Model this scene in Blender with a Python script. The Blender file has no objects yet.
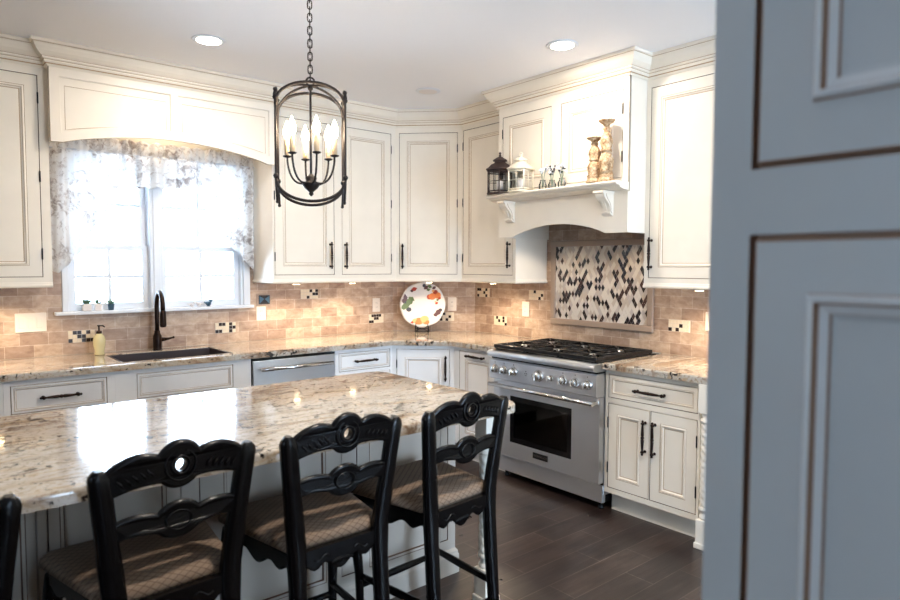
import bpy, bmesh, math, random
from mathutils import Vector, Matrix
from mathutils.geometry import tessellate_polygon
random.seed(7)
S = bpy.context.scene
COL = S.collection
PI = math.pi

# ------------------------------------------------------------------ materials
def lin(c):
    return tuple((x/12.92 if x <= .04045 else ((x+.055)/1.055)**2.4) for x in (v/255 for v in c))+(1,)
def mat(name, rgb, rough=.5, metal=0., coat=0., coat_rough=.05, spec=.5):
    m = bpy.data.materials.new(name); m.use_nodes = True
    b = m.node_tree.nodes['Principled BSDF']
    b.inputs['Base Color'].default_value = lin(rgb)
    b.inputs['Roughness'].default_value = rough
    b.inputs['Metallic'].default_value = metal
    b.inputs['Coat Weight'].default_value = coat
    b.inputs['Coat Roughness'].default_value = coat_rough
    b.inputs['Specular IOR Level'].default_value = spec
    return m
def N(m, t, **kw):
    n = m.node_tree.nodes.new(t)
    for k, v in kw.items():
        if k in n.inputs: n.inputs[k].default_value = v
        else: setattr(n, k, v)
    return n
def L(m, a, b): m.node_tree.links.new(a, b)
def bsdf(m): return m.node_tree.nodes['Principled BSDF']
def ramp(m, stops, interp='LINEAR'):
    r = N(m, 'ShaderNodeValToRGB'); r.color_ramp.interpolation = interp
    e = r.color_ramp.elements
    while len(e) > 1: e.remove(e[-1])
    e[0].position = stops[0][0]; e[0].color = stops[0][1]
    for p_, c in stops[1:]:
        k = e.new(p_); k.color = c
    return r
def mapping(m, src='Object', scale=(1,1,1), rot=(0,0,0), loc=(0,0,0)):
    t = N(m, 'ShaderNodeTexCoord'); mp = N(m, 'ShaderNodeMapping')
    mp.inputs['Scale'].default_value = scale; mp.inputs['Rotation'].default_value = rot; mp.inputs['Location'].default_value = loc
    L(m, t.outputs[src], mp.inputs['Vector']); return mp.outputs['Vector']
def noise(m, vec, scale, detail=4, rough=.5, dist=0.):
    n = N(m, 'ShaderNodeTexNoise'); n.inputs['Scale'].default_value = scale; n.inputs['Detail'].default_value = detail
    n.inputs['Roughness'].default_value = rough; n.inputs['Distortion'].default_value = dist
    if vec: L(m, vec, n.inputs['Vector'])
    return n
def mixc(m, fac, a, b, blend='MIX'):
    x = N(m, 'ShaderNodeMix', data_type='RGBA', blend_type=blend)
    for i, v in ((0, fac), (6, a), (7, b)):
        if isinstance(v, (int, float, tuple)): x.inputs[i].default_value = v
        else: L(m, v, x.inputs[i])
    return x.outputs[2]
def bump(m, h, strength=.3, dist=.002):
    b = N(m, 'ShaderNodeBump'); b.inputs['Strength'].default_value = strength; b.inputs['Distance'].default_value = dist
    L(m, h, b.inputs['Height']); L(m, b.outputs['Normal'], bsdf(m).inputs['Normal'])

M = {}
def paint(name, rgb, rough=.42):
    m = mat(name, rgb, rough, spec=.4)
    v = mapping(m, 'Object', (1, 1, 1)); n = noise(m, v, 3.0, 3, .6)
    r = ramp(m, [(.3, lin(rgb)), (.75, lin(tuple(max(0, c-9) for c in rgb)))])
    L(m, n.outputs['Fac'], r.inputs['Fac']); L(m, r.outputs['Color'], bsdf(m).inputs['Base Color'])
    return m
M['cream'] = paint('cream_paint', (238, 229, 214))
M['glaze'] = mat('brown_glaze', (176, 148, 116), .5)
M['gap'] = mat('dark_glazed_gap', (104, 76, 58), .7)
M['gap2'] = mat('brown_glazed_recess', (176, 140, 116), .7)
M['greyblue'] = paint('pale_paint', (238, 237, 236))
M['pantry'] = paint('pantry_paint', (214, 216, 216))
M['island'] = paint('island_shade_paint', (200, 190, 178))  # darker cream; the shade on the stool side is put into the colour
M['wall'] = mat('wall_paint', (214, 205, 188), .8)
M['ceil'] = mat('ceiling_paint', (238, 239, 243), .85)
M['white'] = mat('white_trim', (222, 226, 232), .35)
M['bronze'] = mat('oil_rubbed_bronze', (44, 32, 27), .38, .85)
M['iron'] = mat('blackened_iron', (40, 34, 33), .5, .6)
M['black'] = mat('black_metal', (16, 16, 18), .35, .3)
M['black_gloss'] = mat('black_gloss', (10, 10, 12), .08)
M['plastic'] = mat('almond_plastic', (222, 212, 200), .35)
M['pot_white'] = mat('white_pot', (228, 222, 220), .6)
M['pot_teal'] = mat('teal_pot', (60, 92, 112), .4)
M['green'] = mat('succulent_green', (96, 128, 104), .5)
M['yellow'] = mat('pale_yellow_glass', (214, 204, 158), .12, coat=.5)
M['sink'] = mat('dark_composite', (52, 40, 40), .45)
M['ivory'] = mat('ivory_candle', (226, 196, 158), .5)
M['post'] = mat('cream_post', (236, 229, 216), .4)

def steel():
    m = mat('brushed_steel', (214, 217, 222), .24, 1.)
    bsdf(m).inputs['Anisotropic'].default_value = .8; bsdf(m).inputs['Anisotropic Rotation'].default_value = .25
    tg = N(m, 'ShaderNodeTangent', direction_type='RADIAL', axis='Z'); L(m, tg.outputs[0], bsdf(m).inputs['Tangent'])
    v = mapping(m, 'Object', (3, 3, 900)); n = noise(m, v, 1.5, 2)
    r = N(m, 'ShaderNodeMapRange'); r.inputs[3].default_value = .30; r.inputs[4].default_value = .36
    L(m, n.outputs['Fac'], r.inputs[0]); L(m, r.outputs[0], bsdf(m).inputs['Roughness'])
    return m
M['steel'] = steel()
M['chrome'] = mat('polished_steel', (215, 212, 208), .13, 1.)
M['steel_dark'] = mat('dark_steel', (90, 90, 94), .4, 1.)  # darker grey metal for small fittings and details

def granite():
    m = mat('granite', (215, 200, 175), .1, coat=.35, coat_rough=.03)
    base = mapping(m, 'Object', (1, 1, 1))
    st = mapping(m, 'Object', (.75, 3.3, 1.5), (0, 0, .12))
    big = noise(m, st, 1.5, 6, .62, 1.3)
    r1 = ramp(m, [(.30, lin((148, 112, 84))), (.37, lin((196, 170, 138))), (.43, lin((227, 214, 192))), (.54, lin((236, 227, 210))),
                  (.61, lin((224, 203, 170))), (.66, lin((176, 140, 104))), (.70, lin((222, 206, 180))), (.8, lin((198, 186, 172)))])
    L(m, big.outputs['Fac'], r1.inputs['Fac'])
    st2 = mapping(m, 'Object', (1.0, 2.4, 2), (0, 0, -.25))
    v2 = noise(m, st2, 7., 5, .7, .8)
    r2 = ramp(m, [(.0, (1, 1, 1, 1)), (.54, (1, 1, 1, 1)), (.63, lin((168, 132, 100))), (.74, lin((110, 84, 72)))])
    L(m, v2.outputs['Fac'], r2.inputs['Fac'])
    c = mixc(m, .75, r1.outputs['Color'], r2.outputs['Color'], 'MULTIPLY')
    g = noise(m, base, 60., 4, .65)
    r3 = ramp(m, [(.0, lin((120, 100, 84))), (.36, lin((196, 180, 156))), (.48, (1, 1, 1, 1)), (1, (1, 1, 1, 1))])
    L(m, g.outputs['Fac'], r3.inputs['Fac'])
    c = mixc(m, .8, c, r3.outputs['Color'], 'MULTIPLY')
    vo = noise(m, base, 34., 2, .5, .5); gate = noise(m, base, 5.5, 2, .5)
    add = N(m, 'ShaderNodeMath', operation='ADD'); L(m, vo.outputs['Fac'], add.inputs[0])
    sc = N(m, 'ShaderNodeMath', operation='MULTIPLY'); sc.inputs[1].default_value = .55
    L(m, gate.outputs['Fac'], sc.inputs[0]); L(m, sc.outputs[0], add.inputs[1])
    r4 = ramp(m, [(.0, (0, 0, 0, 1)), (.905, (0, 0, 0, 1)), (.955, (1, 1, 1, 1))])
    L(m, add.outputs[0], r4.inputs['Fac'])
    c = mixc(m, r4.outputs['Color'], c, lin((46, 38, 36)))
    c = mixc(m, 1., c, lin((200, 200, 204)), 'MULTIPLY')
    L(m, c, bsdf(m).inputs['Base Color'])
    return m
M['granite'] = granite()

def floor_mat():
    m = mat('plank_tile', (70, 54, 46), .3, spec=.5)
    v = mapping(m, 'Object', (1, 1, 1), (0, 0, 0), (.33, .008, 0))
    b = N(m, 'ShaderNodeTexBrick'); L(m, v, b.inputs['Vector'])
    b.inputs['Scale'].default_value = 1; b.inputs['Brick Width'].default_value = .61; b.inputs['Row Height'].default_value = .152
    b.inputs['Mortar Size'].default_value = .0022; b.inputs['Mortar Smooth'].default_value = .1
    b.offset = .37; b.inputs['Bias'].default_value = 0.
    b.inputs['Color1'].default_value = lin((84, 70, 63)); b.inputs['Color2'].default_value = lin((62, 52, 49))
    b.inputs['Mortar'].default_value = lin((118, 108, 102))
    g = noise(m, mapping(m, 'Object', (1.5, 14, 1)), 2.2, 6, .65, .6)
    r = ramp(m, [(.25, lin((130, 118, 112))), (.5, lin((200, 190, 184))), (.75, (1, 1, 1, 1))])
    L(m, g.outputs['Fac'], r.inputs['Fac'])
    cl = noise(m, mapping(m, 'Object', (1, 1, 1)), 5, 3)
    r2 = ramp(m, [(.3, lin((190, 180, 180))), (.7, (1, 1, 1, 1))]); L(m, cl.outputs['Fac'], r2.inputs['Fac'])
    c = mixc(m, .9, b.outputs['Color'], r.outputs['Color'], 'MULTIPLY')
    c = mixc(m, .8, c, r2.outputs['Color'], 'MULTIPLY')
    L(m, c, bsdf(m).inputs['Base Color'])
    rr = N(m, 'ShaderNodeMapRange'); rr.inputs[3].default_value = .22; rr.inputs[4].default_value = .42
    L(m, cl.outputs['Fac'], rr.inputs[0]); L(m, rr.outputs[0], bsdf(m).inputs['Roughness'])
    bump(m, g.outputs['Fac'], .18, .003)
    return m
M['floor'] = floor_mat()

def tile_mat():
    m = mat('travertine_tile', (190, 150, 118), .42)
    v = mapping(m, 'UV', (1, 1, 1), (0, 0, 0), (0, -.914, 0))
    b = N(m, 'ShaderNodeTexBrick'); L(m, v, b.inputs['Vector'])
    b.inputs['Scale'].default_value = 1; b.inputs['Brick Width'].default_value = .152; b.inputs['Row Height'].default_value = .0762
    b.inputs['Mortar Size'].default_value = .0022; b.inputs['Mortar Smooth'].default_value = .3; b.inputs['Bias'].default_value = -.1
    b.inputs['Color1'].default_value = lin((206, 188, 170)); b.inputs['Color2'].default_value = lin((166, 144, 130))
    b.inputs['Mortar'].default_value = lin((214, 202, 188))
    n = noise(m, mapping(m, 'UV', (1, 1.6, 1)), 14, 5, .65, .4)
    r = ramp(m, [(.25, lin((186, 164, 148))), (.55, lin((236, 226, 216))), (.75, (1, 1, 1, 1))]); L(m, n.outputs['Fac'], r.inputs['Fac'])
    c = mixc(m, .9, b.outputs['Color'], r.outputs['Color'], 'MULTIPLY')
    L(m, c, bsdf(m).inputs['Base Color']); bump(m, b.outputs['Fac'], -.5, .003)
    return m
M['tile'] = tile_mat()
M['stone_trim'] = mat('stone_trim', (158, 138, 122), .45)
M['inset'] = mat('cream_mosaic', (222, 208, 184), .4)
M['inset_dark'] = mat('dark_mosaic', (46, 34, 32), .18)
M['grout'] = mat('mosaic_grout', (206, 196, 182), .7)
M['d1'] = mat('mosaic_black_glass', (40, 34, 40), .12, coat=.5)
M['d2'] = mat('mosaic_brown_glass', (70, 52, 50), .15, coat=.5)
M['d3'] = mat('mosaic_cream_stone', (212, 204, 194), .3)
M['d4'] = mat('mosaic_grey_stone', (186, 176, 170), .3)
M['d5'] = mat('mosaic_tan_stone', (190, 176, 162), .3)

def lacquer():
    m = mat('black_lacquer', (5, 4, 5), .25, spec=.28)
    g = noise(m, mapping(m, 'Object', (1, 1, 1)), 60, 3); bump(m, g.outputs['Fac'], .08, .002)
    return m
M['lacquer'] = lacquer()

def fabric():
    m = mat('taupe_fabric', (126, 104, 84), .85)
    t = mapping(m, 'Object', (1, 1, 1))
    sx = N(m, 'ShaderNodeSeparateXYZ'); L(m, t, sx.inputs[0])
    yz = N(m, 'ShaderNodeMath', operation='ADD'); L(m, sx.outputs[1], yz.inputs[0]); L(m, sx.outputs[2], yz.inputs[1])
    outs = []
    for s in (1, -1):
        a = N(m, 'ShaderNodeMath', operation='MULTIPLY'); a.inputs[1].default_value = s*.8; L(m, sx.outputs[0], a.inputs[0])
        b = N(m, 'ShaderNodeMath', operation='ADD'); L(m, a.outputs[0], b.inputs[0]); L(m, yz.outputs[0], b.inputs[1])
        c = N(m, 'ShaderNodeMath', operation='PINGPONG'); c.inputs[1].default_value = .0125; L(m, b.outputs[0], c.inputs[0])
        d = N(m, 'ShaderNodeMath', operation='LESS_THAN'); d.inputs[1].default_value = .0016; L(m, c.outputs[0], d.inputs[0]); outs.append(d.outputs[0])
    mx = N(m, 'ShaderNodeMath', operation='MAXIMUM'); L(m, outs[0], mx.inputs[0]); L(m, outs[1], mx.inputs[1])
    L(m, mixc(m, mx.outputs[0], lin((128, 108, 90)), lin((88, 68, 54))), bsdf(m).inputs['Base Color'])
    return m
M['fabric'] = fabric()

def curtain_mat():
    m = bpy.data.materials.new('toile_fabric'); m.use_nodes = True
    nt = m.node_tree; nt.nodes.remove(nt.nodes['Principled BSDF']); out = nt.nodes['Material Output']
    v = mapping(m, 'UV', (1, 1, 1))
    a = noise(m, v, 24, 6, .7, 1.2); b = noise(m, v, 5, 2, .5)
    ad = N(m, 'ShaderNodeMath', operation='ADD'); ad.inputs[1].default_value = 0; L(m, a.outputs['Fac'], ad.inputs[0])
    sc = N(m, 'ShaderNodeMath', operation='MULTIPLY'); sc.inputs[1].default_value = .5; L(m, b.outputs['Fac'], sc.inputs[0]); L(m, sc.outputs[0], ad.inputs[1])
    r = ramp(m, [(.0, lin((244, 243, 240))), (.74, lin((240, 239, 238))), (.80, lin((224, 220, 217))), (.90, lin((186, 179, 176))), (1, lin((156, 144, 138)))])
    L(m, ad.outputs[0], r.inputs['Fac'])
    d = N(m, 'ShaderNodeBsdfDiffuse'); t = N(m, 'ShaderNodeBsdfTranslucent'); mx = N(m, 'ShaderNodeMixShader'); mx.inputs[0].default_value = .58
    L(m, r.outputs['Color'], d.inputs['Color']); L(m, r.outputs['Color'], t.inputs['Color'])
    L(m, d.outputs[0], mx.inputs[1]); L(m, t.outputs[0], mx.inputs[2]); L(m, mx.outputs[0], out.inputs['Surface'])
    return m
M['toile'] = curtain_mat()

def glass_mat(name, tint=(1, 1, 1, 1), ior=1.45):
    m = bpy.data.materials.new(name); m.use_nodes = True
    nt = m.node_tree; nt.nodes.remove(nt.nodes['Principled BSDF']); out = nt.nodes['Material Output']
    t = N(m, 'ShaderNodeBsdfTransparent'); t.inputs['Color'].default_value = tint
    g = N(m, 'ShaderNodeBsdfGlossy'); g.inputs['Roughness'].default_value = .02
    f = N(m, 'ShaderNodeFresnel'); f.inputs['IOR'].default_value = ior; mx = N(m, 'ShaderNodeMixShader')
    L(m, f.outputs[0], mx.inputs[0]); L(m, t.outputs[0], mx.inputs[1]); L(m, g.outputs[0], mx.inputs[2]); L(m, mx.outputs[0], out.inputs['Surface'])
    return m
M['glass'] = glass_mat('window_glass')
M['oven_glass'] = glass_mat('smoked_oven_glass', (.62, .60, .62, 1), 1.5)
M['lantern_glass'] = glass_mat('lantern_glass', (.93, .95, .96, 1))
def emit(name, rgb, s):
    m = bpy.data.materials.new(name); m.use_nodes = True
    nt = m.node_tree; nt.nodes.remove(nt.nodes['Principled BSDF'])
    e = N(m, 'ShaderNodeEmission'); e.inputs['Color'].default_value = lin(rgb); e.inputs['Strength'].default_value = s
    L(m, e.outputs[0], nt.nodes['Material Output'].inputs['Surface']); return m
M['lamp'] = emit('recessed_lamp', (255, 240, 214), 9)
M['flame'] = emit('flame_bulb', (255, 232, 196), 26)
M['puck'] = emit('puck_lamp', (255, 226, 176), 7)

# ------------------------------------------------------------------ mesh builder
class MB:
    def __init__(s): s.bm = bmesh.new(); s.uv = None
    def face(s, vs, mi=0, smooth=False):
        try: f = s.bm.faces.new(vs)
        except ValueError: return None
        f.material_index = mi; f.smooth = smooth; return f
    def v(s, *c): return s.bm.verts.new(c)
    def box(s, x0, x1, y0, y1, z0, z1, mi=0, bev=0., seg=2):
        if x0 > x1: x0, x1 = x1, x0
        if y0 > y1: y0, y1 = y1, y0
        if z0 > z1: z0, z1 = z1, z0
        V = [s.v(x, y, z) for x in (x0, x1) for y in (y0, y1) for z in (z0, z1)]
        F = [s.face([V[i] for i in q], mi) for q in ((0,1,3,2),(4,6,7,5),(0,4,5,1),(2,3,7,6),(0,2,6,4),(1,5,7,3))]
        if bev:
            es = list({e for f in F for e in f.edges})
            bmesh.ops.bevel(s.bm, geom=es, offset=bev, segments=seg, affect='EDGES', profile=.5, clamp_overlap=True)
        return s
    def lathe(s, prof, c=(0,0,0), axis='z', seg=16, mi=0, mtx=None, twist=None):
        rings = []
        for r, h in prof:
            ring = []
            for k in range(seg):
                a = 2*PI*k/seg
                rr = r*(1+(twist(a, h) if twist else 0))
                p = Vector((rr*math.cos(a), rr*math.sin(a), h))
                if axis == 'x': p = Vector((p.z, p.x, p.y))
                elif axis == 'y': p = Vector((p.x, p.z, p.y))
                if mtx: p = mtx @ p
                ring.append(s.v(*(p+Vector(c))))
            rings.append(ring)
        for a, b in zip(rings, rings[1:]):
            for k in range(seg): s.face([a[k], a[(k+1) % seg], b[(k+1) % seg], b[k]], mi, True)
        s.face(rings[0][::-1], mi); s.face(rings[-1], mi)
        return s
    def tube(s, pts, r, seg=8, mi=0, closed=False, sx=1., sy=1.):
        pts = [Vector(p) for p in pts]; n = len(pts)
        rad = r if isinstance(r, (list, tuple)) else [r]*n
        rings = []; up = None
        for i, p in enumerate(pts):
            a = pts[(i-1) % n] if (i or closed) else p; b = pts[(i+1) % n] if (i < n-1 or closed) else p
            t = (b-a).normalized()
            if up is None: up = Vector((0, 0, 1)) if abs(t.z) < .9 else Vector((0, 1, 0))
            x = t.cross(up)
            if x.length < 1e-4: x = t.cross(Vector((1, 0, 0)))
            x.normalize(); y = x.cross(t).normalized(); up = y
            rings.append([s.v(*(p + x*rad[i]*sx*math.cos(2*PI*k/seg) + y*rad[i]*sy*math.sin(2*PI*k/seg))) for k in range(seg)])
        prs = list(zip(rings, rings[1:])) + ([(rings[-1], rings[0])] if closed else [])
        for a, b in prs:
            for k in range(seg): s.face([a[k], a[(k+1) % seg], b[(k+1) % seg], b[k]], mi, True)
        if not closed: s.face(rings[0][::-1], mi); s.face(rings[-1], mi)
        return s
    def ball(s, c, r, seg=10, mi=0, sc=(1,1,1)):
        n = max(4, seg//2)
        prof = [(max(r*math.sin(PI*i/n), r*.02), -r*math.cos(PI*i/n)) for i in range(n+1)]
        return s.lathe(prof, c, 'z', seg, mi, Matrix.Diagonal(Vector(sc)))
    def prism(s, loops, d0, d1, fn, mi=0, mi_side=None, smooth=False):
        """2D loops (first the outline, then holes) swept from d0 to d1; fn(a,b,d)->xyz"""
        mi_side = mi if mi_side is None else mi_side
        tri = tessellate_polygon([[Vector((a, b, 0)) for a, b in l] for l in loops])
        flat = [p for l in loops for p in l]
        A = [s.v(*fn(a, b, d0)) for a, b in flat]; B = [s.v(*fn(a, b, d1)) for a, b in flat]
        for t in tri: s.face([A[i] for i in t], mi); s.face([B[i] for i in t[::-1]], mi)
        o = 0
        for l in loops:
            n = len(l)
            for k in range(n): s.face([A[o+k], A[o+(k+1) % n], B[o+(k+1) % n], B[o+k]], mi_side, smooth)
            o += n
        return s
    def sweep(s, path, prof, side=1, closed_prof=True, mi=0, mis=None):
        """prof [(out, z)] along a plan path [(x,y)] with mitred corners"""
        P = [Vector((x, y)) for x, y in path]; n = len(P); rings = []
        nr = []
        for a, b in zip(P, P[1:]):
            t = (b-a).normalized(); nr.append(Vector((t.y, -t.x))*side)
        for i, p in enumerate(P):
            if i == 0: m_ = nr[0]
            elif i == n-1: m_ = nr[-1]
            else:
                m_ = nr[i-1]+nr[i]; m_ = m_/(1+nr[i-1].dot(nr[i]))
            rings.append([s.v(p.x+m_.x*o, p.y+m_.y*o, z) for o, z in prof])
        k = len(prof)
        for a, b in zip(rings, rings[1:]):
            for j in range(k if closed_prof else k-1):
                s.face([a[j], b[j], b[(j+1) % k], a[(j+1) % k]], (mis[j] if mis else mi))
        if closed_prof: s.face(rings[0], mi); s.face(rings[-1][::-1], mi)
        return s
    def obj(s, name, mats, parent=None, loc=None, label=None, recalc=True):
        if recalc: bmesh.ops.recalc_face_normals(s.bm, faces=s.bm.faces[:])
        me = bpy.data.meshes.new(name); s.bm.to_mesh(me); s.bm.free()
        for m in (mats if isinstance(mats, (list, tuple)) else [mats]): me.materials.append(M[m] if isinstance(m, str) else m)
        o = bpy.data.objects.new(name, me); COL.objects.link(o)
        if parent: o.parent = parent
        if loc: o.location = loc
        if label: o['label'] = label
        return o

def tag(o, label=None, cat=None, group=None, kind=None):
    if label: o['label'] = label
    if cat: o['category'] = cat
    if group: o['group'] = group
    if kind: o['kind'] = kind
    return o
def thing(name, label, cat, loc=(0,0,0), rz=0., group=None, kind=None):
    o = bpy.data.objects.new(name, None); COL.objects.link(o); o.location = loc; o.rotation_euler = (0, 0, rz)
    o.empty_display_size = .1
    return tag(o, label, cat, group, kind)
def struct(o, label=None): return tag(o, label, None, None, 'structure')
def copy_tree(o, parent=None):
    c = o.copy(); COL.objects.link(c)
    if parent: c.parent = parent
    for ch in list(o.children): copy_tree(ch, c)
    return c

# ------------------------------------------------------------------ room shell
ZC = 2.725
XL, YF = -7.0, -8.0
WX0, WX1, WZ0, WZ1 = -3.02, -1.88, 1.19, 2.20     # window opening
b = MB(); b.box(XL, 1, YF-.2, .2, -.1, 0); b.obj('floor', 'floor')['kind'] = 'structure'
b = MB(); b.box(XL, .2, YF, .2, ZC, ZC+.1); struct(b.obj('ceiling', 'ceil'))
b = MB()
b.box(XL, WX0, 0, .15, 0, ZC); b.box(WX1, .15, 0, .15, 0, ZC); b.box(WX0, WX1, 0, .15, 0, WZ0-.02); b.box(WX0, WX1, 0, .15, WZ1, ZC)
struct(b.obj('wall_back', 'wall'))
b = MB(); b.box(0, .15, YF, 0, 0, ZC); struct(b.obj('wall_right', 'wall'))
DW = .516
b = MB(); b.prism([[(-DW, -.0005), (-.0005, -.0005), (-.0005, -DW)]], 0, ZC, lambda a, c, d: (a, c, d)); struct(b.obj('wall_corner', 'wall'))
b = MB()
b.box(XL-.15, XL, YF, -5.0, 0, ZC); b.box(XL-.15, XL, -4.2, .15, 0, ZC); b.box(XL-.15, XL, -5.0, -4.2, 2.10, ZC); b.box(XL-.15, XL, -5.0, -4.2, 0, .9)
struct(b.obj('wall_left', 'wall'))
b = MB()
b.box(XL, -2.9, YF-.15, YF, 0, ZC); b.box(-.2, .15, YF-.15, YF, 0, ZC); b.box(-2.9, -.2, YF-.15, YF, 2.4, ZC); b.box(-2.9, -.2, YF-.15, YF, 0, .1)
struct(b.obj('wall_front', 'wall'))

def simple_window(name, along, pos, a0, a1, z0, z1, label):
    r = thing(name, label, None, (0, 0, 0), kind='structure')
    f = MB()
    def bx(p0, p1, q0, q1, d0, d1):
        if along == 'y': f.box(pos+d0, pos+d1, p0, p1, q0, q1)
        else: f.box(p0, p1, pos+d0, pos+d1, q0, q1)
    bx(a0, a0+.06, z0, z1, -.1, -.04); bx(a1-.06, a1, z0, z1, -.1, -.04); bx(a0, a1, z0, z0+.06, -.1, -.04); bx(a0, a1, z1-.06, z1, -.1, -.04)
    mid = (a0+a1)/2; bx(mid-.05, mid+.05, z0, z1, -.1, -.04)
    f.obj('window_frame', 'white', r)
    g = MB()
    if along == 'y': g.box(pos-.075, pos-.071, a0+.05, a1-.05, z0+.05, z1-.05)
    else: g.box(a0+.05, a1-.05, pos-.075, pos-.071, z0+.05, z1-.05)
    g.obj('glass', 'glass', r)
simple_window('added_window_2', 'x', YF, -2.9, -.2, .1, 2.4, 'added unseen glazed doors in the front wall, placed for fill light')  # added out of view to light the cabinet fronts
simple_window('window_3', 'y', XL, -5.0, -4.2, .9, 2.10, 'window in the left wall')

# the kitchen window over the sink
win = thing('window_1', 'white twin double hung window above the sink', None, (0, 0, 0), kind='structure')
b = MB()   # casing
b.box(WX0-.035, WX0, -.02, 0, WZ0, WZ1+.06, 0, .004); b.box(WX1, WX1+.05, -.02, 0, WZ0, WZ1+.06, 0, .004)
b.box(WX0-.035, WX1+.05, -.02, 0, WZ1, WZ1+.07, 0, .004)
b.box(WX0-.005, WX0+.015, 0, .14, WZ0, WZ1); b.box(WX1-.015, WX1+.005, 0, .14, WZ0, WZ1); b.box(WX0, WX1, 0, .14, WZ1-.015, WZ1)
b.obj('casing', 'white', win)
b = MB(); b.box(-2.53, -2.445, -.018, .12, WZ0, WZ1, 0, .005); b.box(-2.51, -2.465, -.028, -.01, WZ0, WZ1, 0, .004); b.obj('mullion', 'white', win)
b = MB(); b.box(-3.10, -1.812, -.05, .14, WZ0-.022, WZ0, 0, .005); b.obj('window_sill', 'white', win)
for (x0, x1) in ((WX0+.014, -2.53), (-2.445, WX1-.014)):
    for (z0, z1, y0, up) in ((WZ0, 1.62, .045, 0), (1.585, WZ1-.014, .085, 1)):
        b = MB(); t = .036
        b.box(x0, x0+t, y0, y0+.035, z0, z1); b.box(x1-t, x1, y0, y0+.035, z0, z1)
        b.box(x0+t, x1-t, y0, y0+.035, z0, z0+(.035 if up else .045)); b.box(x0+t, x1-t, y0, y0+.035, z1-.035, z1)
        xm = (x0+x1)/2; zm = (z0+z1)/2+.004
        b.box(xm-.010, xm+.010, y0+.008, y0+.028, z0+.03, z1-.03); b.box(x0+t, x1-t, y0+.0095, y0+.0265, zm-.010, zm+.010)
        sash = b.obj('upper_sash' if up else 'lower_sash', 'white', win)
        g = MB(); g.box(x0+t-.003, x1-t+.003, y0+.016, y0+.020, z0+.03, z1-.03); g.obj('pane', 'glass', sash)

# ------------------------------------------------------------------ backsplash
bs = thing('tile_backsplash', 'tan tumbled travertine brick tile backsplash running above the counters', 'backsplash')
T = .009
def strip(x, parts):
    pass
b = MB(); uvl = b.bm.loops.layers.uv.new('UVMap')
def tilequad(p0, p1, s0, s1, z0, z1, nrm):
    """a tile slab from plan point p0 to p1, thickness T towards the room"""
    n = Vector(nrm).normalized()*T
    P = []
    for (p, s_) in ((p0, s0), (p1, s1)):
        for z in (z0, z1):
            P.append(((p[0], p[1], z), s_, z)); P.append(((p[0]+n.x, p[1]+n.y, z), s_, z))
    V = [b.v(*q[0]) for q in P]
    for q in ((0,2,6,4),(1,5,7,3),(0,4,5,1),(2,3,7,6),(0,1,3,2),(4,6,7,5)):
        f = b.face([V[i] for i in q])
        for lp, i in zip(f.loops, q): lp[uvl].uv = (P[i][1], P[i][2])
ZB = 1.355
tk = T*math.tan(PI/8)
X = lambda x: x+8.0
tilequad((-4.6, 0), (-3.1, 0), X(-4.6), X(-3.1), .914, ZB, (0, -1))
tilequad((-3.1, 0), (-1.812, 0), X(-3.1), X(-1.812), .914, WZ0-.022, (0, -1))
tilequad((-3.18, 0), (WX0-.036, 0), X(-3.18), X(WX0-.036), ZB+.0003, 2.1, (0, -1)) if False else None
tilequad((-3.152, 0), (WX0-.036, 0), X(-3.152), X(WX0-.036), ZB, 1.6, (0, -1))
tilequad((-3.1, 0), (WX0-.036, 0), X(-3.1), X(WX0-.036), WZ0, ZB, (0, -1))
tilequad((WX1+.052, 0), (-1.8, 0), X(WX1+.052), X(-1.8), WZ0-.022, 1.6, (0, -1))
tilequad((-1.812, 0), (-1.8, 0), X(-1.812), X(-1.8), .914, WZ0-.022, (0, -1))
tilequad((-1.8, 0), (-DW, 0), X(-1.8), X(-DW), .914, ZB, (0, -1))
s0 = X(-DW); s1 = s0+DW*math.sqrt(2)
tilequad((-DW, 0), (0, -DW), s0, s1, .914, ZB, (-1, -1))
Y = lambda y: s1+(-y-DW)
tilequad((0, -DW), (0, -1.345), s1, Y(-1.345), .914, ZB, (-1, 0))
tilequad((0, -1.345), (0, -2.43), Y(-1.345), Y(-2.43), .90, 1.80, (-1, 0))
tilequad((0, -2.43), (0, -3.2), Y(-2.43), Y(-3.2), .914, ZB, (-1, 0))
b.obj('tile_field', 'tile', bs)
RI = random.Random(5)
def inset(org, rz, w=.152, h=.0762):
    """little black and cream square mosaic block let into the tiles"""
    m = MB(); m.box(-w/2, w/2, -.002, .003, -h/2, h/2, 0)
    nx, nz = 6, 3; sx = w/nx; sz = h/nz
    for i in range(nx):
        for k in range(nz):
            dark = RI.random() < .36
            m.box(-w/2+i*sx+.0015, -w/2+(i+1)*sx-.0015, -.0045, -.001, -h/2+k*sz+.0015, -h/2+(k+1)*sz-.0015, 2 if dark else 1)
    o = m.obj('mosaic_inset', ['grout', 'inset', 'inset_dark'], bs, org); o.rotation_euler = (0, 0, rz); return o
for x, z in ((-1.336, 1.257), (-.70, 1.028), (-2.953, 1.028), (-2.019, 1.028), (-3.46, 1.257)): inset((x, -T, z), 0)
inset((-.185-.0064, -.331-.0064, 1.04), -PI/4)
for y, z in ((-.63, 1.257), (-.84, 1.028), (-1.238, 1.257), (-2.474, 1.105)): inset((-T, y, z), -PI/2)

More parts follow.
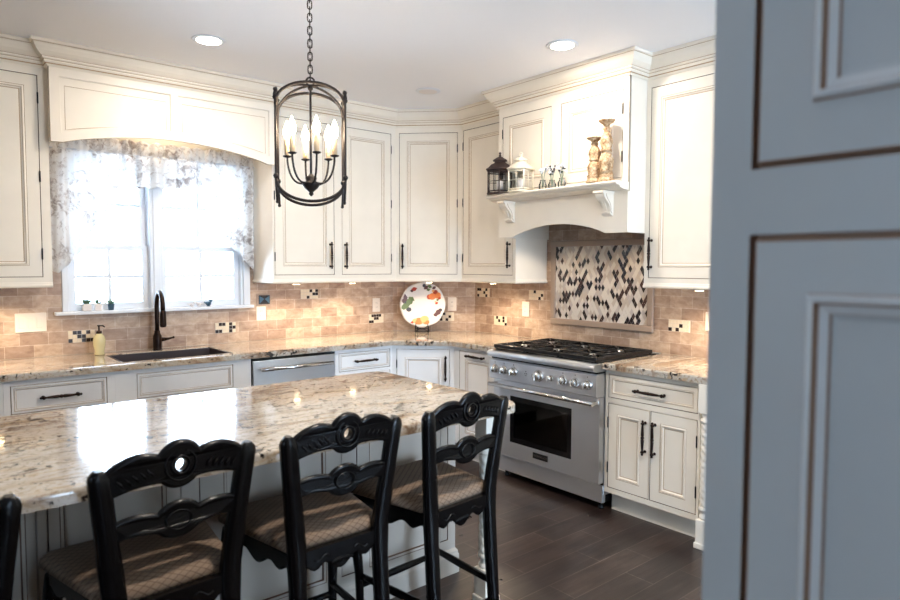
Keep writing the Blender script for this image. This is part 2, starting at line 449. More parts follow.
# diamond mosaic picture over the range
mp = thing('mosaic_panel', 'framed panel of dark and cream diamond shaped mosaic tiles above the range', 'mosaic', (-T, -1.845, 1.36), -PI/2)
w2, h2 = .40, .27      # half inner size
b = MB()
def fr(o0, o1, d, z=0):
    pass
for (x0, x1, z0, z1) in ((-w2-.045, w2+.045, h2, h2+.045), (-w2-.045, w2+.045, -h2-.045, -h2), (-w2-.045, -w2, -h2, h2), (w2, w2+.045, -h2, h2)):
    b.box(x0, x1, -.02, 0, z0, z1, 0, .006)
b.obj('mosaic_frame', 'stone_trim', mp)
b = MB(); b.box(-w2, w2, -.006, 0, -h2, h2, 0)
dw, dh = .0300, .0540
RD = random.Random(11); prev = {}
ni = int(2*w2/dw)+2; nk = int(2*h2/(dh/2))+2
def clip(poly):
    for ax, lim, sg in ((0, -w2, 1), (0, w2, -1), (1, -h2, 1), (1, h2, -1)):
        out = []
        for i in range(len(poly)):
            p, q = poly[i], poly[(i+1) % len(poly)]
            ip = (p[ax]-lim)*sg >= 0; iq = (q[ax]-lim)*sg >= 0
            if ip: out.append(p)
            if ip != iq:
                t = (lim-p[ax])/(q[ax]-p[ax]); out.append(tuple(p[j]+t*(q[j]-p[j]) for j in (0, 1)))
        poly = out
        if not poly: return poly
    return poly
for k in range(nk):
    for i in range(ni):
        cx = -w2+i*dw+(dw/2 if k % 2 else 0); cz = -h2+k*dh/2
        g = .92
        left = prev.get((k-1, i-(0 if k % 2 else 1))); right = prev.get((k-1, i+(1 if k % 2 else 0)))
        pr_ = .2 + (.26 if left else 0) + (.12 if right else 0)
        if left and right: pr_ = .2
        dark = RD.random() < pr_; prev[(k, i)] = dark
        mi = RD.choice((1, 1, 2)) if dark else RD.choice((3, 3, 4, 5))
        poly = clip([(cx-dw/2*g, cz), (cx, cz-dh/2*g), (cx+dw/2*g, cz), (cx, cz+dh/2*g)])
        if len(poly) > 2:
            tl = RD.uniform(-.0006, .0006)
            b.prism([poly], -.005, -.0085+tl, lambda a, c, d: (a, d, c), mi)
b.obj('mosaic_field', ['grout', 'd1', 'd2', 'd3', 'd4', 'd5'], mp)

# ------------------------------------------------------------------ cabinetry helpers
def ring_panel(b, x0, x1, z0, z1, prof, y=0.):
    """prof: [(inset, depth, material of the band that ends here)], the last ring is filled"""
    rings = []
    for o, d, mi in prof:
        rings.append([b.v(x0+o, y+d, z0+o), b.v(x1-o, y+d, z0+o), b.v(x1-o, y+d, z1-o), b.v(x0+o, y+d, z1-o)])
    for (r0, r1, p_) in zip(rings, rings[1:], prof[1:]):
        for k in range(4): b.face([r0[k], r0[(k+1) % 4], r1[(k+1) % 4], r1[k]], p_[2])
    b.face(rings[-1], 0)
def door_mesh(w, h, st=.062, small=False, slab=False):
    b = MB()
    f = .42 if small else 1
    prof = [(0, .020, 0), (0, .001, 0), (.001, 0, 1), (st, 0, 0), (st+.002, .002, 1), (st+.006*f+.001, -.002, 0), (st+.012*f, -.002, 0), (st+.014*f, .001, 1),
            (st+.020*f+.002, .006, 0), (st+.024*f+.002, .007, 1)]
    if slab: prof = [(0, .020, 0), (0, .001, 0), (.001, 0, 1), (.012, 0, 0), (.0145, .0025, 1), (.020, .003, 0)]
    ring_panel(b, 0, w, 0, h, prof)
    b.face([b.v(0, .02, 0), b.v(w, .02, 0), b.v(w, .02, h), b.v(0, .02, h)], 0)
    bmesh.ops.remove_doubles(b.bm, verts=b.bm.verts[:], dist=1e-6)
    return b
def handle_mesh(L_, vertical=True):
    """ornate bronze bar: turned rod on two posts with finials"""
    b = MB(); n = L_/2
    prof = [(.0006, -n), (.0035, -n+.003), (.0046, -n+.008), (.003, -n+.013), (.0065, -n+.016), (.0065, -n+.024), (.0034, -n+.028), (.0042, -n*.55), (.0052, -n*.3),
            (.0058, -.012), (.0036, -.008), (.0062, -.004), (.0062, .004), (.0036, .008), (.0058, .012), (.0052, n*.3), (.0042, n*.55), (.0034, n-.028), (.0065, n-.024), (.0065, n-.016),
            (.003, n-.013), (.0046, n-.008), (.0035, n-.003), (.0006, n)]
    b.lathe([(r*1.65, h) for r, h in prof], (0, -.028, 0), 'z' if vertical else 'x', 8)
    for s in (-1, 1):
        o = (n-.02)*s
        b.lathe([(.0095, 0), (.008, -.003), (.006, -.006), (.0055, -.028)], (0, 0, o) if vertical else (o, 0, 0), 'y', 8)
    return b
_hm = {}
def handle(parent, x, z, L_=.2, vertical=True, y=0.):
    k = (round(L_, 3), vertical)
    if k not in _hm:
        o = handle_mesh(L_, vertical).obj('handle', 'bronze', parent); _hm[k] = o.data
    else:
        o = bpy.data.objects.new('handle', _hm[k]); COL.objects.link(o); o.parent = parent
    o.location = (x, y, z); return o
_hg = []
def hinge(parent, x, z):
    if not _hg:
        b = MB(); b.lathe([(.001, -.034), (.0035, -.031), (.0042, -.027), (.0042, .027), (.0035, .031), (.001, .034)], (0, 0, 0), 'z', 8)
        b.box(-.002, .002, 0, .004, -.027, .027)
        o = b.obj('hinge', 'black', parent); _hg.append(o.data)
    else:
        o = bpy.data.objects.new('hinge', _hg[0]); COL.objects.link(o); o.parent = parent
    o.location = (x, -.004, z)
G = .0032
def door(parent, x0, x1, z0, z1, hside=None, pull=None, hinges=True, pm='cream', name='door', pl=.2, **kw):
    """opening x0..x1,z0..z1; hside 'l'/'r' hinges; pull (x,z,vertical)"""
    o = door_mesh(x1-x0-2*G, z1-z0-2*G, **kw).obj(name, [pm, 'glaze'], parent, (x0+G, 0, z0+G))
    if pull: handle(o, pull[0]-x0-G, pull[1]-z0-G, pl, pull[2])
    if hside and hinges:
        x = -G/2 if hside == 'l' else x1-x0-1.5*G
        h = z1-z0
        for q in ([.12, h-.12] if h < .8 else [.13, h/2, h-.13]): hinge(o, x, q)
    return o
def face_grid(b, W, z0, z1, openings, rec=.022, mi=0, mg=1, y=0.):
    xs = sorted({0., W, *[o[0] for o in openings], *[o[1] for o in openings]})
    zs = sorted({z0, z1, *[o[2] for o in openings], *[o[3] for o in openings]})
    for xa, xb in zip(xs, xs[1:]):
        for za, zb in zip(zs, zs[1:]):
            cx, cz = (xa+xb)/2, (za+zb)/2
            if not any(o[0] < cx < o[1] and o[2] < cz < o[3] for o in openings):
                b.face([b.v(xa, y, za), b.v(xb, y, za), b.v(xb, y, zb), b.v(xa, y, zb)], mi)
    for x0, x1, za, zb in openings:
        r0 = [b.v(x0, y, za), b.v(x1, y, za), b.v(x1, y, zb), b.v(x0, y, zb)]; r1 = [b.v(x0, y+rec, za), b.v(x1, y+rec, za), b.v(x1, y+rec, zb), b.v(x0, y+rec, zb)]
        for k in range(4): b.face([r0[k], r0[(k+1) % 4], r1[(k+1) % 4], r1[k]], mg)
        b.face(r1, mg)
def carcass(parent, W, z0, z1, depth, openings, plan=None, pm='cream', toe=False, rail=False, name='body', rail_path=None, lid=True, gm='gap'):
    b = MB(); face_grid(b, W, z0, z1, openings)
    plan = plan or [(0, 0), (W, 0), (W, depth), (0, depth)]
    n = len(plan)
    for k in range(1, n):
        (xa, ya), (xb, yb) = plan[k], plan[(k+1) % n]
        b.face([b.v(xa, ya, z0), b.v(xb, yb, z0), b.v(xb, yb, z1), b.v(xa, ya, z1)], 0)
    b.face([b.v(x, y, z0) for x, y in plan], 0)
    if lid: b.face([b.v(x, y, z1) for x, y in plan][::-1], 0)
    bmesh.ops.remove_doubles(b.bm, verts=b.bm.verts[:], dist=1e-6)
    o = b.obj(name, [pm, gm], parent)
    if toe:
        t = MB(); q = .08
        tp = [(x + (0 if .01 < x < W-.01 else (.0 if x < .01 else 0)), max(y, q)) for x, y in plan]
        t.prism([tp], .0, z0-.0005, lambda a, c, d: (a, c, d)); t.obj('toe_kick', [pm], parent)
    if rail:
        r = MB(); rp = rail_path or [(0, 0), (W, 0)]
        r.sweep(rp, [(-.012, z0), (-.012, z0-.004), (.006, z0-.004), (.011, z0+.002), (.011, z0+.010), (.006, z0+.016), (.003, z0+.024), (0, z0+.028), (-.001, z0+.028)], 1)
        r.obj('light_rail', [pm], parent)
    return o
def puck(x, y, parent=None, power=3., z=1.350, world=True):
    pass

ZU0, ZU1 = 1.359, 2.62       # uppers
FY = -.35
PUCKS = []
def add_pucks(root, pts):
    for x, y in pts:
        b = MB(); b.lathe([(.033, 0), (.035, -.004), (.035, -.010), (.028, -.012)], (x, y, ZU0), 'z', 16)
        p_ = b.obj('puck_light', 'steel_dark', root)
        b = MB(); b.lathe([(.024, -.0125), (.024, -.0135)], (x, y, ZU0), 'z', 16); b.obj('lens', 'puck', p_)
        PUCKS.append((root, x, y))
# --- upper cabinet left of the window
c = thing('upper_cabinet', 'tall cream wall cabinet left of the window, at the left edge of the photo', 'cabinet', (-3.70, FY, 0))
W = .547
op = [(.045, W-.046, 1.415, 2.556)]
carcass(c, W, ZU0, ZU1, .349, op, rail=True)
door(c, *op[0], hside='r', pull=(.075, 1.56, True))
add_pucks(c, [(.27, .05)])
# --- window valance board
vb = thing('window_valance', 'cream panelled wood valance with arched lower edge over the window', 'valance', (-3.1525, -.42, 0))
W = 1.352
b = MB()
arch = [(0, 2.185)] + [(.06+ (W-.12)*i/24, 2.185+.085*math.sin(PI*i/24)**.8) for i in range(25)] + [(W, 2.185)]
def f_valz(x):
    t = min(max((x-.06)/(W-.12), 0), 1); return 2.185+.085*math.sin(PI*t)**.8
pan = []
loops = [[(0, 2.62), (0, 2.185)] + arch[1:-1] + [(W, 2.185), (W, 2.62)]]
for (x0, x1) in ((.05, .655), (.70, W-.045)):
    n = 14
    lo = [(x0+(x1-x0)*i/n, f_valz(x0+(x1-x0)*i/n)+.055) for i in range(n+1)]
    loops.append(lo+[(x1, 2.555), (x0, 2.555)])
b.prism(loops, 0, .02, lambda a, c_, d: (a, d, c_), 0, 1)
b.obj('frame_board', ['cream', 'glaze'], vb)
for l in loops[1:]:
    cx = sum(p[0] for p in l)/len(l); cz = sum(p[1] for p in l)/len(l)
    x0, x1 = min(p[0] for p in l), max(p[0] for p in l); zt = 2.555
    b = MB(); b.prism([l], .012, .018, lambda a, c_, d: (a, d, c_)); 
    # applied bead around the panel
    pts = [(x, .006, z) for x, z in l]; b.tube(pts, .005, 6, 0, closed=True)
    ins = [(cx+(x-cx)*(1-.026/((x1-x0)/2)), cz+(z-cz)*(1-.026/.12)) for x, z in l]
    b.tube([(x, .0115, z) for x, z in ins], .0016, 4, 1, closed=True)
    b.obj('panel', ['cream', 'glaze'], vb)
for xa_ in (0, W-.02):
    b = MB(); b.box(xa_, xa_+.02, .0205, .069, 2.19, 2.6); b.obj('return_board', 'cream', vb)

b = MB(); b.lathe([(.045, 2.60), (.045, 2.585), (.036, 2.580)], (W/2, .20, 0), seg=20); b.box(.021, W-.021, .0205, .41, 2.600, 2.615)
vl = b.obj('valance_soffit', 'cream', vb)
b = MB(); b.lathe([(.032, 2.5795), (.032, 2.578)], (W/2, .20, 0), seg=20); b.obj('soffit_lamp', 'puck', vl)
# --- upper cabinet right of window, two doors
XA = -1.797
c = thing('upper_cabinet', 'double door cream wall cabinet between the window and the corner cabinet', 'cabinet', (XA, FY, 0))
W = -.7345-XA
op = [(.012, .497, 1.415, 2.545), (.562, 1.022, 1.415, 2.545)]
carcass(c, W, ZU0, ZU1, .349, op, rail=True, rail_path=[(0, .349), (0, 0), (W, 0)])
door(c, *op[0], hside='l', pull=(.460, 1.562, True), pl=.205); door(c, *op[1], hside='r', pull=(.590, 1.562, True), pl=.205)
add_pucks(c, [(.20, .045), (.68, .045)])
# --- diagonal corner upper
d = .7345; q = .35
c = thing('corner_cabinet', 'diagonal cream corner wall cabinet above the decorated plate', 'cabinet', (-d, -q, 0), -PI/4)
W = (d-q)*math.sqrt(2)
def tolocal(pts, org, rz):
    m = Matrix.Rotation(-rz, 2); return [tuple(m @ (Vector(p_)-Vector(org))) for p_ in pts]
pl_ = tolocal([(-d, -q), (-q, -d), (-.001, -d), (-.001, -DW-.001), (-DW-.001, -.001), (-d, -.001)], (-d, -q), -PI/4)
op = [(.032, W-.036, 1.415, 2.556)]
carcass(c, W, ZU0, ZU1, 0, op, plan=pl_, rail=True)
door(c, *op[0], hside='r', pull=(.062, 1.562, True), pl=.205)
add_pucks(c, [(W/2, .05)])
# --- right run upper next to hood
c = thing('upper_cabinet', 'single door cream wall cabinet left of the range hood', 'cabinet', (-q, -d, 0), -PI/2)
W = 1.342-d
op = [(.014, W-.03, 1.415, 2.566)]
carcass(c, W, ZU0, ZU1, .349, op, rail=True, rail_path=[(0, 0), (W, 0), (W, .349)])
door(c, *op[0], hside='l', pull=(W-.062, 1.568, True), pl=.2)
add_pucks(c, [(W/2, .06)])
# --- right of hood
c = thing('upper_cabinet', 'tall cream wall cabinet right of the range hood', 'cabinet', (-q, -2.4305, 0), -PI/2)
W = .62
op = [(.03, W-.045, 1.415, 2.552)]
carcass(c, W, ZU0, ZU1, .349, op, rail=True)
door(c, *op[0], hside='r', pull=(.048, 1.562, True), pl=.2)
add_pucks(c, [(.33, .06)])

# --- hood
XH = -.53
hd = thing('range_hood', 'cream wooden range hood cabinet with arched front and mantel shelf', 'range hood', (XH, -1.3435, 0), -PI/2)
W = 2.430-1.3435-.0005; zb = 1.688
op = [(.038, .490, 2.012, 2.532), (.572, 1.046, 2.012, 2.532)]
b = MB(); face_grid(b, W, 1.93, ZU1, op)
# arched front board
n = 20; arc = [(.145+(.925-.145)*i/n, zb+.072*math.sin(PI*i/n)**.75) for i in range(n+1)]
b.prism([[(0, 1.93), (0, zb)]+arc+[(W, zb), (W, 1.93)]], 0, .02, lambda a, c_, d: (a, d, c_))
D = .529
b.box(0, .019, .0202, D, zb, ZU1); b.box(W-.019, W, .0202, D, zb, ZU1); b.box(.0192, W-.0192, .06, D, ZU1-.01, ZU1)
b.box(.0192, W-.0192, .0202, D, 1.93, 1.945)
b.obj('body', ['cream', 'gap'], hd)
b = MB(); b.box(.03, W-.03, .05, .50, 1.80, 1.925, 0, .005); b.box(.25, .85, .12, .42, 1.792, 1.80, 1); b.obj('vent_insert', ['steel', 'steel_dark'], hd)
door(hd, *op[0], hside='l'); door(hd, *op[1], hside='r')
b = MB()
b.sweep([(-.006+.0, -.0005), (W+.006, -.0005)], [(0, 1.935), (.05, 1.937), (.085, 1.948), (.092, 1.958), (.118, 1.960), (.124, 1.966), (.128, 1.974), (.122, 1.982), (.0, 1.982)], 1)
b.obj('mantel_shelf', ['cream'], hd)
for xc in (.13, .955):
    b = MB()
    pr = [(0, 1.934), (-.105, 1.934), (-.108, 1.922), (-.095, 1.916), (-.09, 1.900), (-.072, 1.880), (-.048, 1.862), (-.034, 1.840), (-.030, 1.815), (-.034, 1.806), (-.026, 1.798), (-.012, 1.790), (0, 1.788)]
    b.prism([pr], xc-.032, xc+.032, lambda a, c_, d: (d, a-.0005, c_), 0, 0)
    b.prism([[(a*.96-.004, 1.93+(z-1.93)*.97) for a, z in pr[1:-1]]], xc-.012, xc+.012, lambda a, c_, d: (d, a-.002, c_), 0)
    b.prism([[(-.0, 1.9345), (-.112, 1.9345), (-.112, 1.922), (0, 1.922)]], xc-.037, xc+.037, lambda a, c_, d: (d, a-.0005, c_))
    for sx in (-.0325, .0325):
        b.tube([(xc+sx, a*.75-.002, 1.93+(z-1.93)*.9) for a, z in pr[3:-1]], .002, 4, 1)
    b.obj('corbel', ['cream', 'glaze'], hd)

# --- crown moulding all round
path = [(-5.2, FY), (-3.1525, FY), (-3.1525, -.42), (-1.800, -.42), (-1.800, FY), (-d, FY), (-q, -d), (-q, -1.343), (XH, -1.343), (XH, -2.4305), (-q, -2.4305), (-q, -3.05)]
b = MB()
cp = [(0.0005, 2.600), (.008, 2.600), (.011, 2.606), (.016, 2.610), (.018, 2.616), (.024, 2.622), (.026, 2.630), (.026, 2.633), (.034, 2.636), (.036, 2.644), (.036, 2.647), (.046, 2.653),
      (.062, 2.668), (.074, 2.688), (.079, 2.701), (.083, 2.704), (.083, 2.707), (.092, 2.709), (.092, 2.7245), (.0005, 2.7245)]
mis = [0, 0, 0, 1, 0, 0, 1, 0, 0, 1, 0, 0, 0, 0, 1, 0, 0, 0, 0, 0]
mis = [0]*20
for k in (3, 6, 9, 15): mis[k] = 1
b.sweep(path, cp, 1, True, 0, mis)
struct(b.obj('trim_1', ['cream', 'glaze']), 'cream crown moulding with brown glaze lines along the cabinet tops')

# ------------------------------------------------------------------ base cabinets
ZK, ZT = .128, .8755
FB = -.61
def base(label, loc, rz, W, ops, plan=None, depth=.595, name='base_cabinet', pm='greyblue', lid=True):
    c = thing(name, label, 'cabinet', loc, rz); carcass(c, W, ZK, ZT, depth, ops, plan=plan, toe=True, pm=pm, lid=lid); return c
c = base('white base cabinet at the very left edge, only a sliver of it in view', (-3.975, FB, 0), 0, .5435, [(.03, .51, .69, .845), (.03, .51, .16, .66)])
door(c, .03, .51, .69, .845, name='drawer_front', small=True, st=.012, pm='greyblue', pull=(.27, .768, False)); door(c, .03, .51, .16, .66, pm='greyblue')
c = base('white drawer base cabinet left of the sink, under the left counter', (-3.4305, FB, 0), 0, .5345, [(.03, .493, .69, .845), (.03, .493, .425, .665), (.03, .493, .16, .40)])
for z0, z1 in ((.69, .845), (.425, .665), (.16, .40)):
    door(c, .03, .493, z0, z1, name='drawer_front', small=True, st=.012, pm='greyblue', pull=(.26, (z0+z1)/2, False), pl=.205)
c = base('white sink base cabinet with a false drawer front under the sink', (-2.8955, FB, 0), 0, .8150, [(.115, .695, .695, .845), (.115, .40, .16, .66), (.41, .695, .16, .66)], lid=False)
door(c, .115, .695, .695, .845, name='false_front', small=True, st=.014, pm='greyblue')
door(c, .115, .40, .16, .66, pm='greyblue', hside='l', pull=(.37, .56, True)); door(c, .41, .695, .16, .66, pm='greyblue', hside='r', pull=(.44, .56, True))
# dishwasher
dw_ = thing('dishwasher', 'stainless steel dishwasher with bar handle between sink and drawers', 'dishwasher', (-2.0795, FB, 0))
W = .624
b = MB(); b.box(.004, W-.004, .002, .57, .13, .868, 0); b.obj('tub', 'black', dw_)
b = MB(); b.box(.006, W-.006, -.022, .0015, .135, .853, 0, .004); b.obj('door', 'steel', dw_)
b = MB(); b.box(.006, W-.006, -.016, .0015, .8545, .868); b.obj('control_strip', 'black_gloss', dw_)
b = MB(); b.tube([(.045, -.062, .797), (W-.045, -.062, .797)], .0125, 12)
for x in (.06, W-.06): b.box(x-.012, x+.012, -.062, -.0225, .789, .805, 0, .003)
b.obj('handle', 'chrome', dw_)
b = MB(); b.box(.004, W-.004, .07, .5, .0, .125); b.obj('toe_kick', 'black', dw_)
# drawers right of dishwasher
cdc = .9505
c = base('white drawer cabinet right of the dishwasher', (-1.4550, FB, 0), 0, 1.4550-cdc, [(.035, .485, .71, .848), (.035, .485, .44, .685), (.035, .485, .16, .415)])
for z0, z1 in ((.71, .848), (.44, .685), (.16, .415)):
    door(c, .035, .485, z0, z1, name='drawer_front', small=True, st=.012, pm='greyblue', pull=(.26, (z0+z1)/2, False), pl=.205)
# diagonal base
pl_ = tolocal([(-cdc, -.61), (-.61, -cdc), (-.012, -cdc), (-.012, -DW-.014), (-DW-.014, -.012), (-cdc, -.012)], (-cdc, -.61), -PI/4)
W = (cdc-.61)*math.sqrt(2)
c = thing('corner_cabinet', 'diagonal white corner base cabinet under the decorated plate', 'cabinet', (-cdc, -.61, 0), -PI/4)
op = [(.035, W-.035, .16, .846)]
carcass(c, W, ZK, ZT, 0, op, plan=pl_, pm='greyblue')
b = MB(); b.box(.06, W-.06, .08, .3, 0, ZK-.0005); b.obj('toe_kick', 'greyblue', c)
door(c, *op[0], hside='l', pull=(W-.065, .70, True), pl=.2, pm='greyblue')
c = base('narrow white pull-out cabinet with horizontal pull left of the range', (-.61, -cdc-.0005, 0), -PI/2, 1.4345-cdc-.001, [(.06, .452, .16, .848)])
door(c, .06, .452, .16, .848, pm='greyblue', pull=(.25, .815, False), pl=.205)
# right of the range
c = base('cream base cabinet with one drawer over two doors right of the range', (-.61, -2.3530, 0), -PI/2, .606, [(.022, .592, .705, .846), (.022, .305, .16, .672), (.309, .592, .16, .672)], pm='cream')
door(c, .022, .592, .705, .846, name='drawer_front', small=True, st=.022, pull=(.307, .772, False), pl=.21)
door(c, .022, .305, .16, .672, hside='l', pull=(.276, .515, True), pl=.205, st=.058); door(c, .309, .592, .16, .672, hside='r', pull=(.338, .515, True), pl=.205, st=.058)

# rope-twist posts
def rope_post(label, loc, ztop=.875):
    p_ = thing('rope_twist_post', label, 'post', loc)
    b = MB(); b.box(-.044, .044, -.044, .044, 0, .03, 0, .004); b.box(-.038, .038, -.038, .038, .03, .155, 0, .004); b.obj('plinth', 'post', p_)
    b = MB(); b.lathe([(.030, .155), (.034, .163), (.034, .172), (.026, .178), (.026, .196), (.036, .203), (.038, .212), (.034, .222), (.028, .226)], seg=20); b.obj('turned_ring', 'post', p_)
    b = MB(); b.lathe([(.028, ztop-.21), (.034, ztop-.206), (.038, ztop-.196), (.034, ztop-.186), (.026, ztop-.18), (.03, ztop-.165), (.03, ztop-.155)], seg=20); b.obj('turned_ring', 'post', p_)
    b = MB(); z0, z1 = .226, ztop-.21; n = 90
    b.lathe([(.0285, z0+(z1-z0)*i/n) for i in range(n+1)], seg=24, twist=lambda a, h: .19*(abs(math.sin(1.5*(a+h*52)))**.7)-.02)
    b.obj('twisted_shaft', 'post', p_)
    b = MB(); b.box(-.038, .038, -.038, .038, ztop-.155, ztop, 0, .004); b.obj('top_block', 'post', p_)
rope_post('cream rope-twist post at the right end of the cabinet beside the range', (-.612, -3.0035, 0))
rope_post('cream rope-twist post under the near right corner of the island top', (-1.87, -2.655, 0), .872)

# ------------------------------------------------------------------ worktops
def slab(name, polys, z1, th, label, bev=.011):
    b = MB()
    vm = {}
    def vv(p_):
        k = (round(p_[0], 4), round(p_[1], 4))
        if k not in vm: vm[k] = b.v(k[0], k[1], z1)
        return vm[k]
    fs = [b.face([vv(p_) for p_ in poly]) for poly in polys]
    bmesh.ops.recalc_face_normals(b.bm, faces=b.bm.faces[:])
    for f in b.bm.faces:
        if f.normal.z < 0: f.normal_flip()
    edges = [e for e in b.bm.edges if len(e.link_faces) == 2]
    r = bmesh.ops.extrude_face_region(b.bm, geom=fs)
    nv = [g for g in r['geom'] if isinstance(g, bmesh.types.BMVert)]
    for v_ in nv: v_.co.z = z1-th
    for f in fs:
        if not f.is_valid: pass
    # original faces were moved to be the bottom or top; make sure both caps exist
    top = [e for e in b.bm.edges if all(abs(v_.co.z-z1) < 1e-6 for v_ in e.verts) and any(abs(f.normal.z) < .5 for f in e.link_faces)]
    bot = [e for e in b.bm.edges if all(abs(v_.co.z-z1+th) < 1e-6 for v_ in e.verts) and any(abs(f.normal.z) < .5 for f in e.link_faces)]
    b.bm.normal_update()
    top = [e for e in b.bm.edges if e.is_manifold and e.calc_face_angle(0) > .8 and all(abs(v_.co.z-z1) < 1e-6 for v_ in e.verts)]
    bmesh.ops.bevel(b.bm, geom=top, offset=bev, segments=3, affect='EDGES', profile=.5)
    o = b.obj(name, 'granite'); tag(o, label, 'countertop'); return o
SX0, SX1, SY0, SY1 = -2.845, -2.185, -.55, -.17
k1 = -.001-T; FYc = -.648; cc = .965
polys = [
 [(-4.6, FYc), (SX0, FYc), (SX0, SY0), (SX0, SY1), (SX0, k1), (-4.6, k1)],
 [(SX0, FYc), (SX1, FYc), (SX1, SY0), (SX0, SY0)], [(SX0, SY1), (SX1, SY1), (SX1, k1), (SX0, k1)],
 [(SX1, FYc), (-cc, FYc), (-DW-.004, k1), (SX1, k1), (SX1, SY1), (SX1, SY0)],
 [(-cc, FYc), (FYc, -cc), (k1, -DW-.004), (-DW-.004, k1)],
 [(FYc, -cc), (FYc, -1.4325), (k1, -1.4325), (k1, -DW-.004)]]
slab('granite_countertop', polys, .914, .038, 'speckled cream granite countertop wrapping the corner, with the sink cut into it')
slab('granite_countertop', [[(FYc, -3.065), (FYc, -2.3525), (k1, -2.3525), (k1, -3.065)]], .914, .038, 'short speckled granite countertop right of the range')
# sink
sk = MB()
x0, x1, y0, y1 = SX0+.001, SX1-.001, SY0+.001, SY1-.001; zt, zb_ = .9105, .70
sk.box(x0, x0+.012, y0, y1, zb_, zt); sk.box(x1-.012, x1, y0, y1, zb_, zt); sk.box(x0+.012, x1-.012, y0, y0+.012, zb_, zt); sk.box(x0+.012, x1-.012, y1-.012, y1, zb_, zt)
sk.box(x0, x1, y0, y1, zb_-.012, zb_); s_ = sk.obj('sink_basin', 'sink'); tag(s_, 'dark undermount sink set in the counter below the window', 'sink')
b = MB(); b.lathe([(.04, 0), (.04, .003), (.03, .004), (.028, .001)], ((x0+x1)/2, (y0+y1)/2, zb_), seg=20); b.obj('drain', 'steel_dark', s_)
# shrink sink base clash: the basin hangs inside the cabinet

# island
isl = thing('kitchen_island', 'cream panelled kitchen island behind the bar stools', 'kitchen island', (-4.75, -2.36, 0))
W = 4.75-1.80
gx = lambda x: x+4.75
panels = [(gx(-4.60), gx(-3.98), .17, .83), (gx(-3.90), gx(-3.54), .17, .83), (gx(-3.45), gx(-3.125), .17, .83), (gx(-2.925), gx(-2.50), .17, .83), (gx(-2.29), gx(-1.93), .17, .83)]
grooves = [(gx(-3.08), gx(-3.01), .17, .83), (gx(-2.43), gx(-2.35), .17, .83), (gx(-1.895), gx(-1.845), .17, .83), (gx(-3.515), gx(-3.48), .17, .83)]
carcass(isl, W, .0, .875, .52, panels+grooves, pm='island')
for p_ in panels:
    b = MB(); w_, h_ = p_[1]-p_[0], p_[3]-p_[2]
    ring_panel(b, 0, w_, 0, h_, [(0, .020, 0), (0, .002, 0), (.003, .000, 1), (.012, .003, 0), (.016, .010, 1), (.018, .011, 0)])
    b.obj('panel', ['island', 'gap'], isl, (p_[0], 0, p_[2]))
for p_ in grooves:
    b = MB(); w_, h_ = p_[1]-p_[0], p_[3]-p_[2]
    ring_panel(b, .003, w_-.003, .003, h_-.003, [(0, .021, 0), (0, .003, 0), (.003, .000, 0), (.006, 0, 0)]); b.obj('fluted_strip', 'island', isl, (p_[0], 0, p_[2]))
b = MB(); b.sweep([(0, 0), (W, 0), (W, .52)], [(.0005, 0.001), (.014, 0.001), (.014, .09), (.010, .098), (.010, .108), (.004, .118), (.0005, .122)], 1); b.obj('base_moulding', ['island'], isl)
xr, yn, yf, rr_ = -1.830, -2.83, -1.752, .075
out = [(-4.95, yn)] + [(xr-rr_+rr_*math.sin(a), yn+rr_-rr_*math.cos(a)) for a in (0, PI/8, PI/4, 3*PI/8, PI/2)] + \
      [(xr-rr_*1.2+rr_*1.2*math.cos(a), yf-rr_*1.2+rr_*1.2*math.sin(a)) for a in (0, PI/8, PI/4, 3*PI/8, PI/2)] + [(-4.95, yf)]
slab('island_worktop', [out], .914, .038, 'large cream and brown veined granite island top reflecting the window')

# ------------------------------------------------------------------ range
rg = thing('gas_range', 'stainless steel gas range with black grates under the hood', 'range', (-.61, -1.4355, 0), -PI/2)
W = .9155
b = MB()
b.box(0.001, W-.001, .0, .585, .10, .885, 0); b.obj('body', 'steel', rg)
b = MB(); b.box(.004, W-.004, -.012, .0, .052, .160, 0, .003); b.box(.006, W-.006, -.003, .0, .161, .175, 1); b.box(.02, W-.02, .004, .5, .045, .0995, 1); b.box(.004, W-.004, -.0, .02, .052, .0995, 0); b.obj('kick_panel', ['steel', 'black'], rg)  # black strip stands in for the shaded gap below the oven door
for x, y in ((.05, .04), (W-.05, .04), (.05, .5), (W-.05, .5)):
    b = MB(); b.lathe([(.018, 0), (.018, .012), (.012, .016), (.012, .045)], (x, y, 0), seg=12); b.obj('foot', 'black', rg)
# door with window
dx0, dx1, dz0, dz1 = .004, W-.004, .176, .700
b = MB()
wx0, wx1, wz0, wz1 = .165, .700, .280, .600
b.prism([[(dx0, dz0), (dx1, dz0), (dx1, dz1), (dx0, dz1)], [(wx0, wz0), (wx1, wz0), (wx1, wz1), (wx0, wz1)]], -.048, -.002, lambda a, c_, d: (a, d, c_))
od = b.obj('oven_door', 'steel', rg)
b = MB(); b.prism([[(wx0, wz0), (wx1, wz0), (wx1, wz1), (wx0, wz1)], [(wx0+.035, wz0+.035), (wx1-.035, wz0+.035), (wx1-.035, wz1-.035), (wx0+.035, wz1-.035)]], -.0485, -.020, lambda a, c_, d: (a, d, c_)); b.obj('window_surround', 'black_gloss', od)
b = MB(); b.box(wx0+.034, wx1-.034, -.042, -.038, wz0+.034, wz1-.034); b.obj('oven_window', 'oven_glass', od)
b = MB()
b.box(wx0+.005, wx1-.005, -.006, -.003, wz0+.005, wz1-.005, 1)
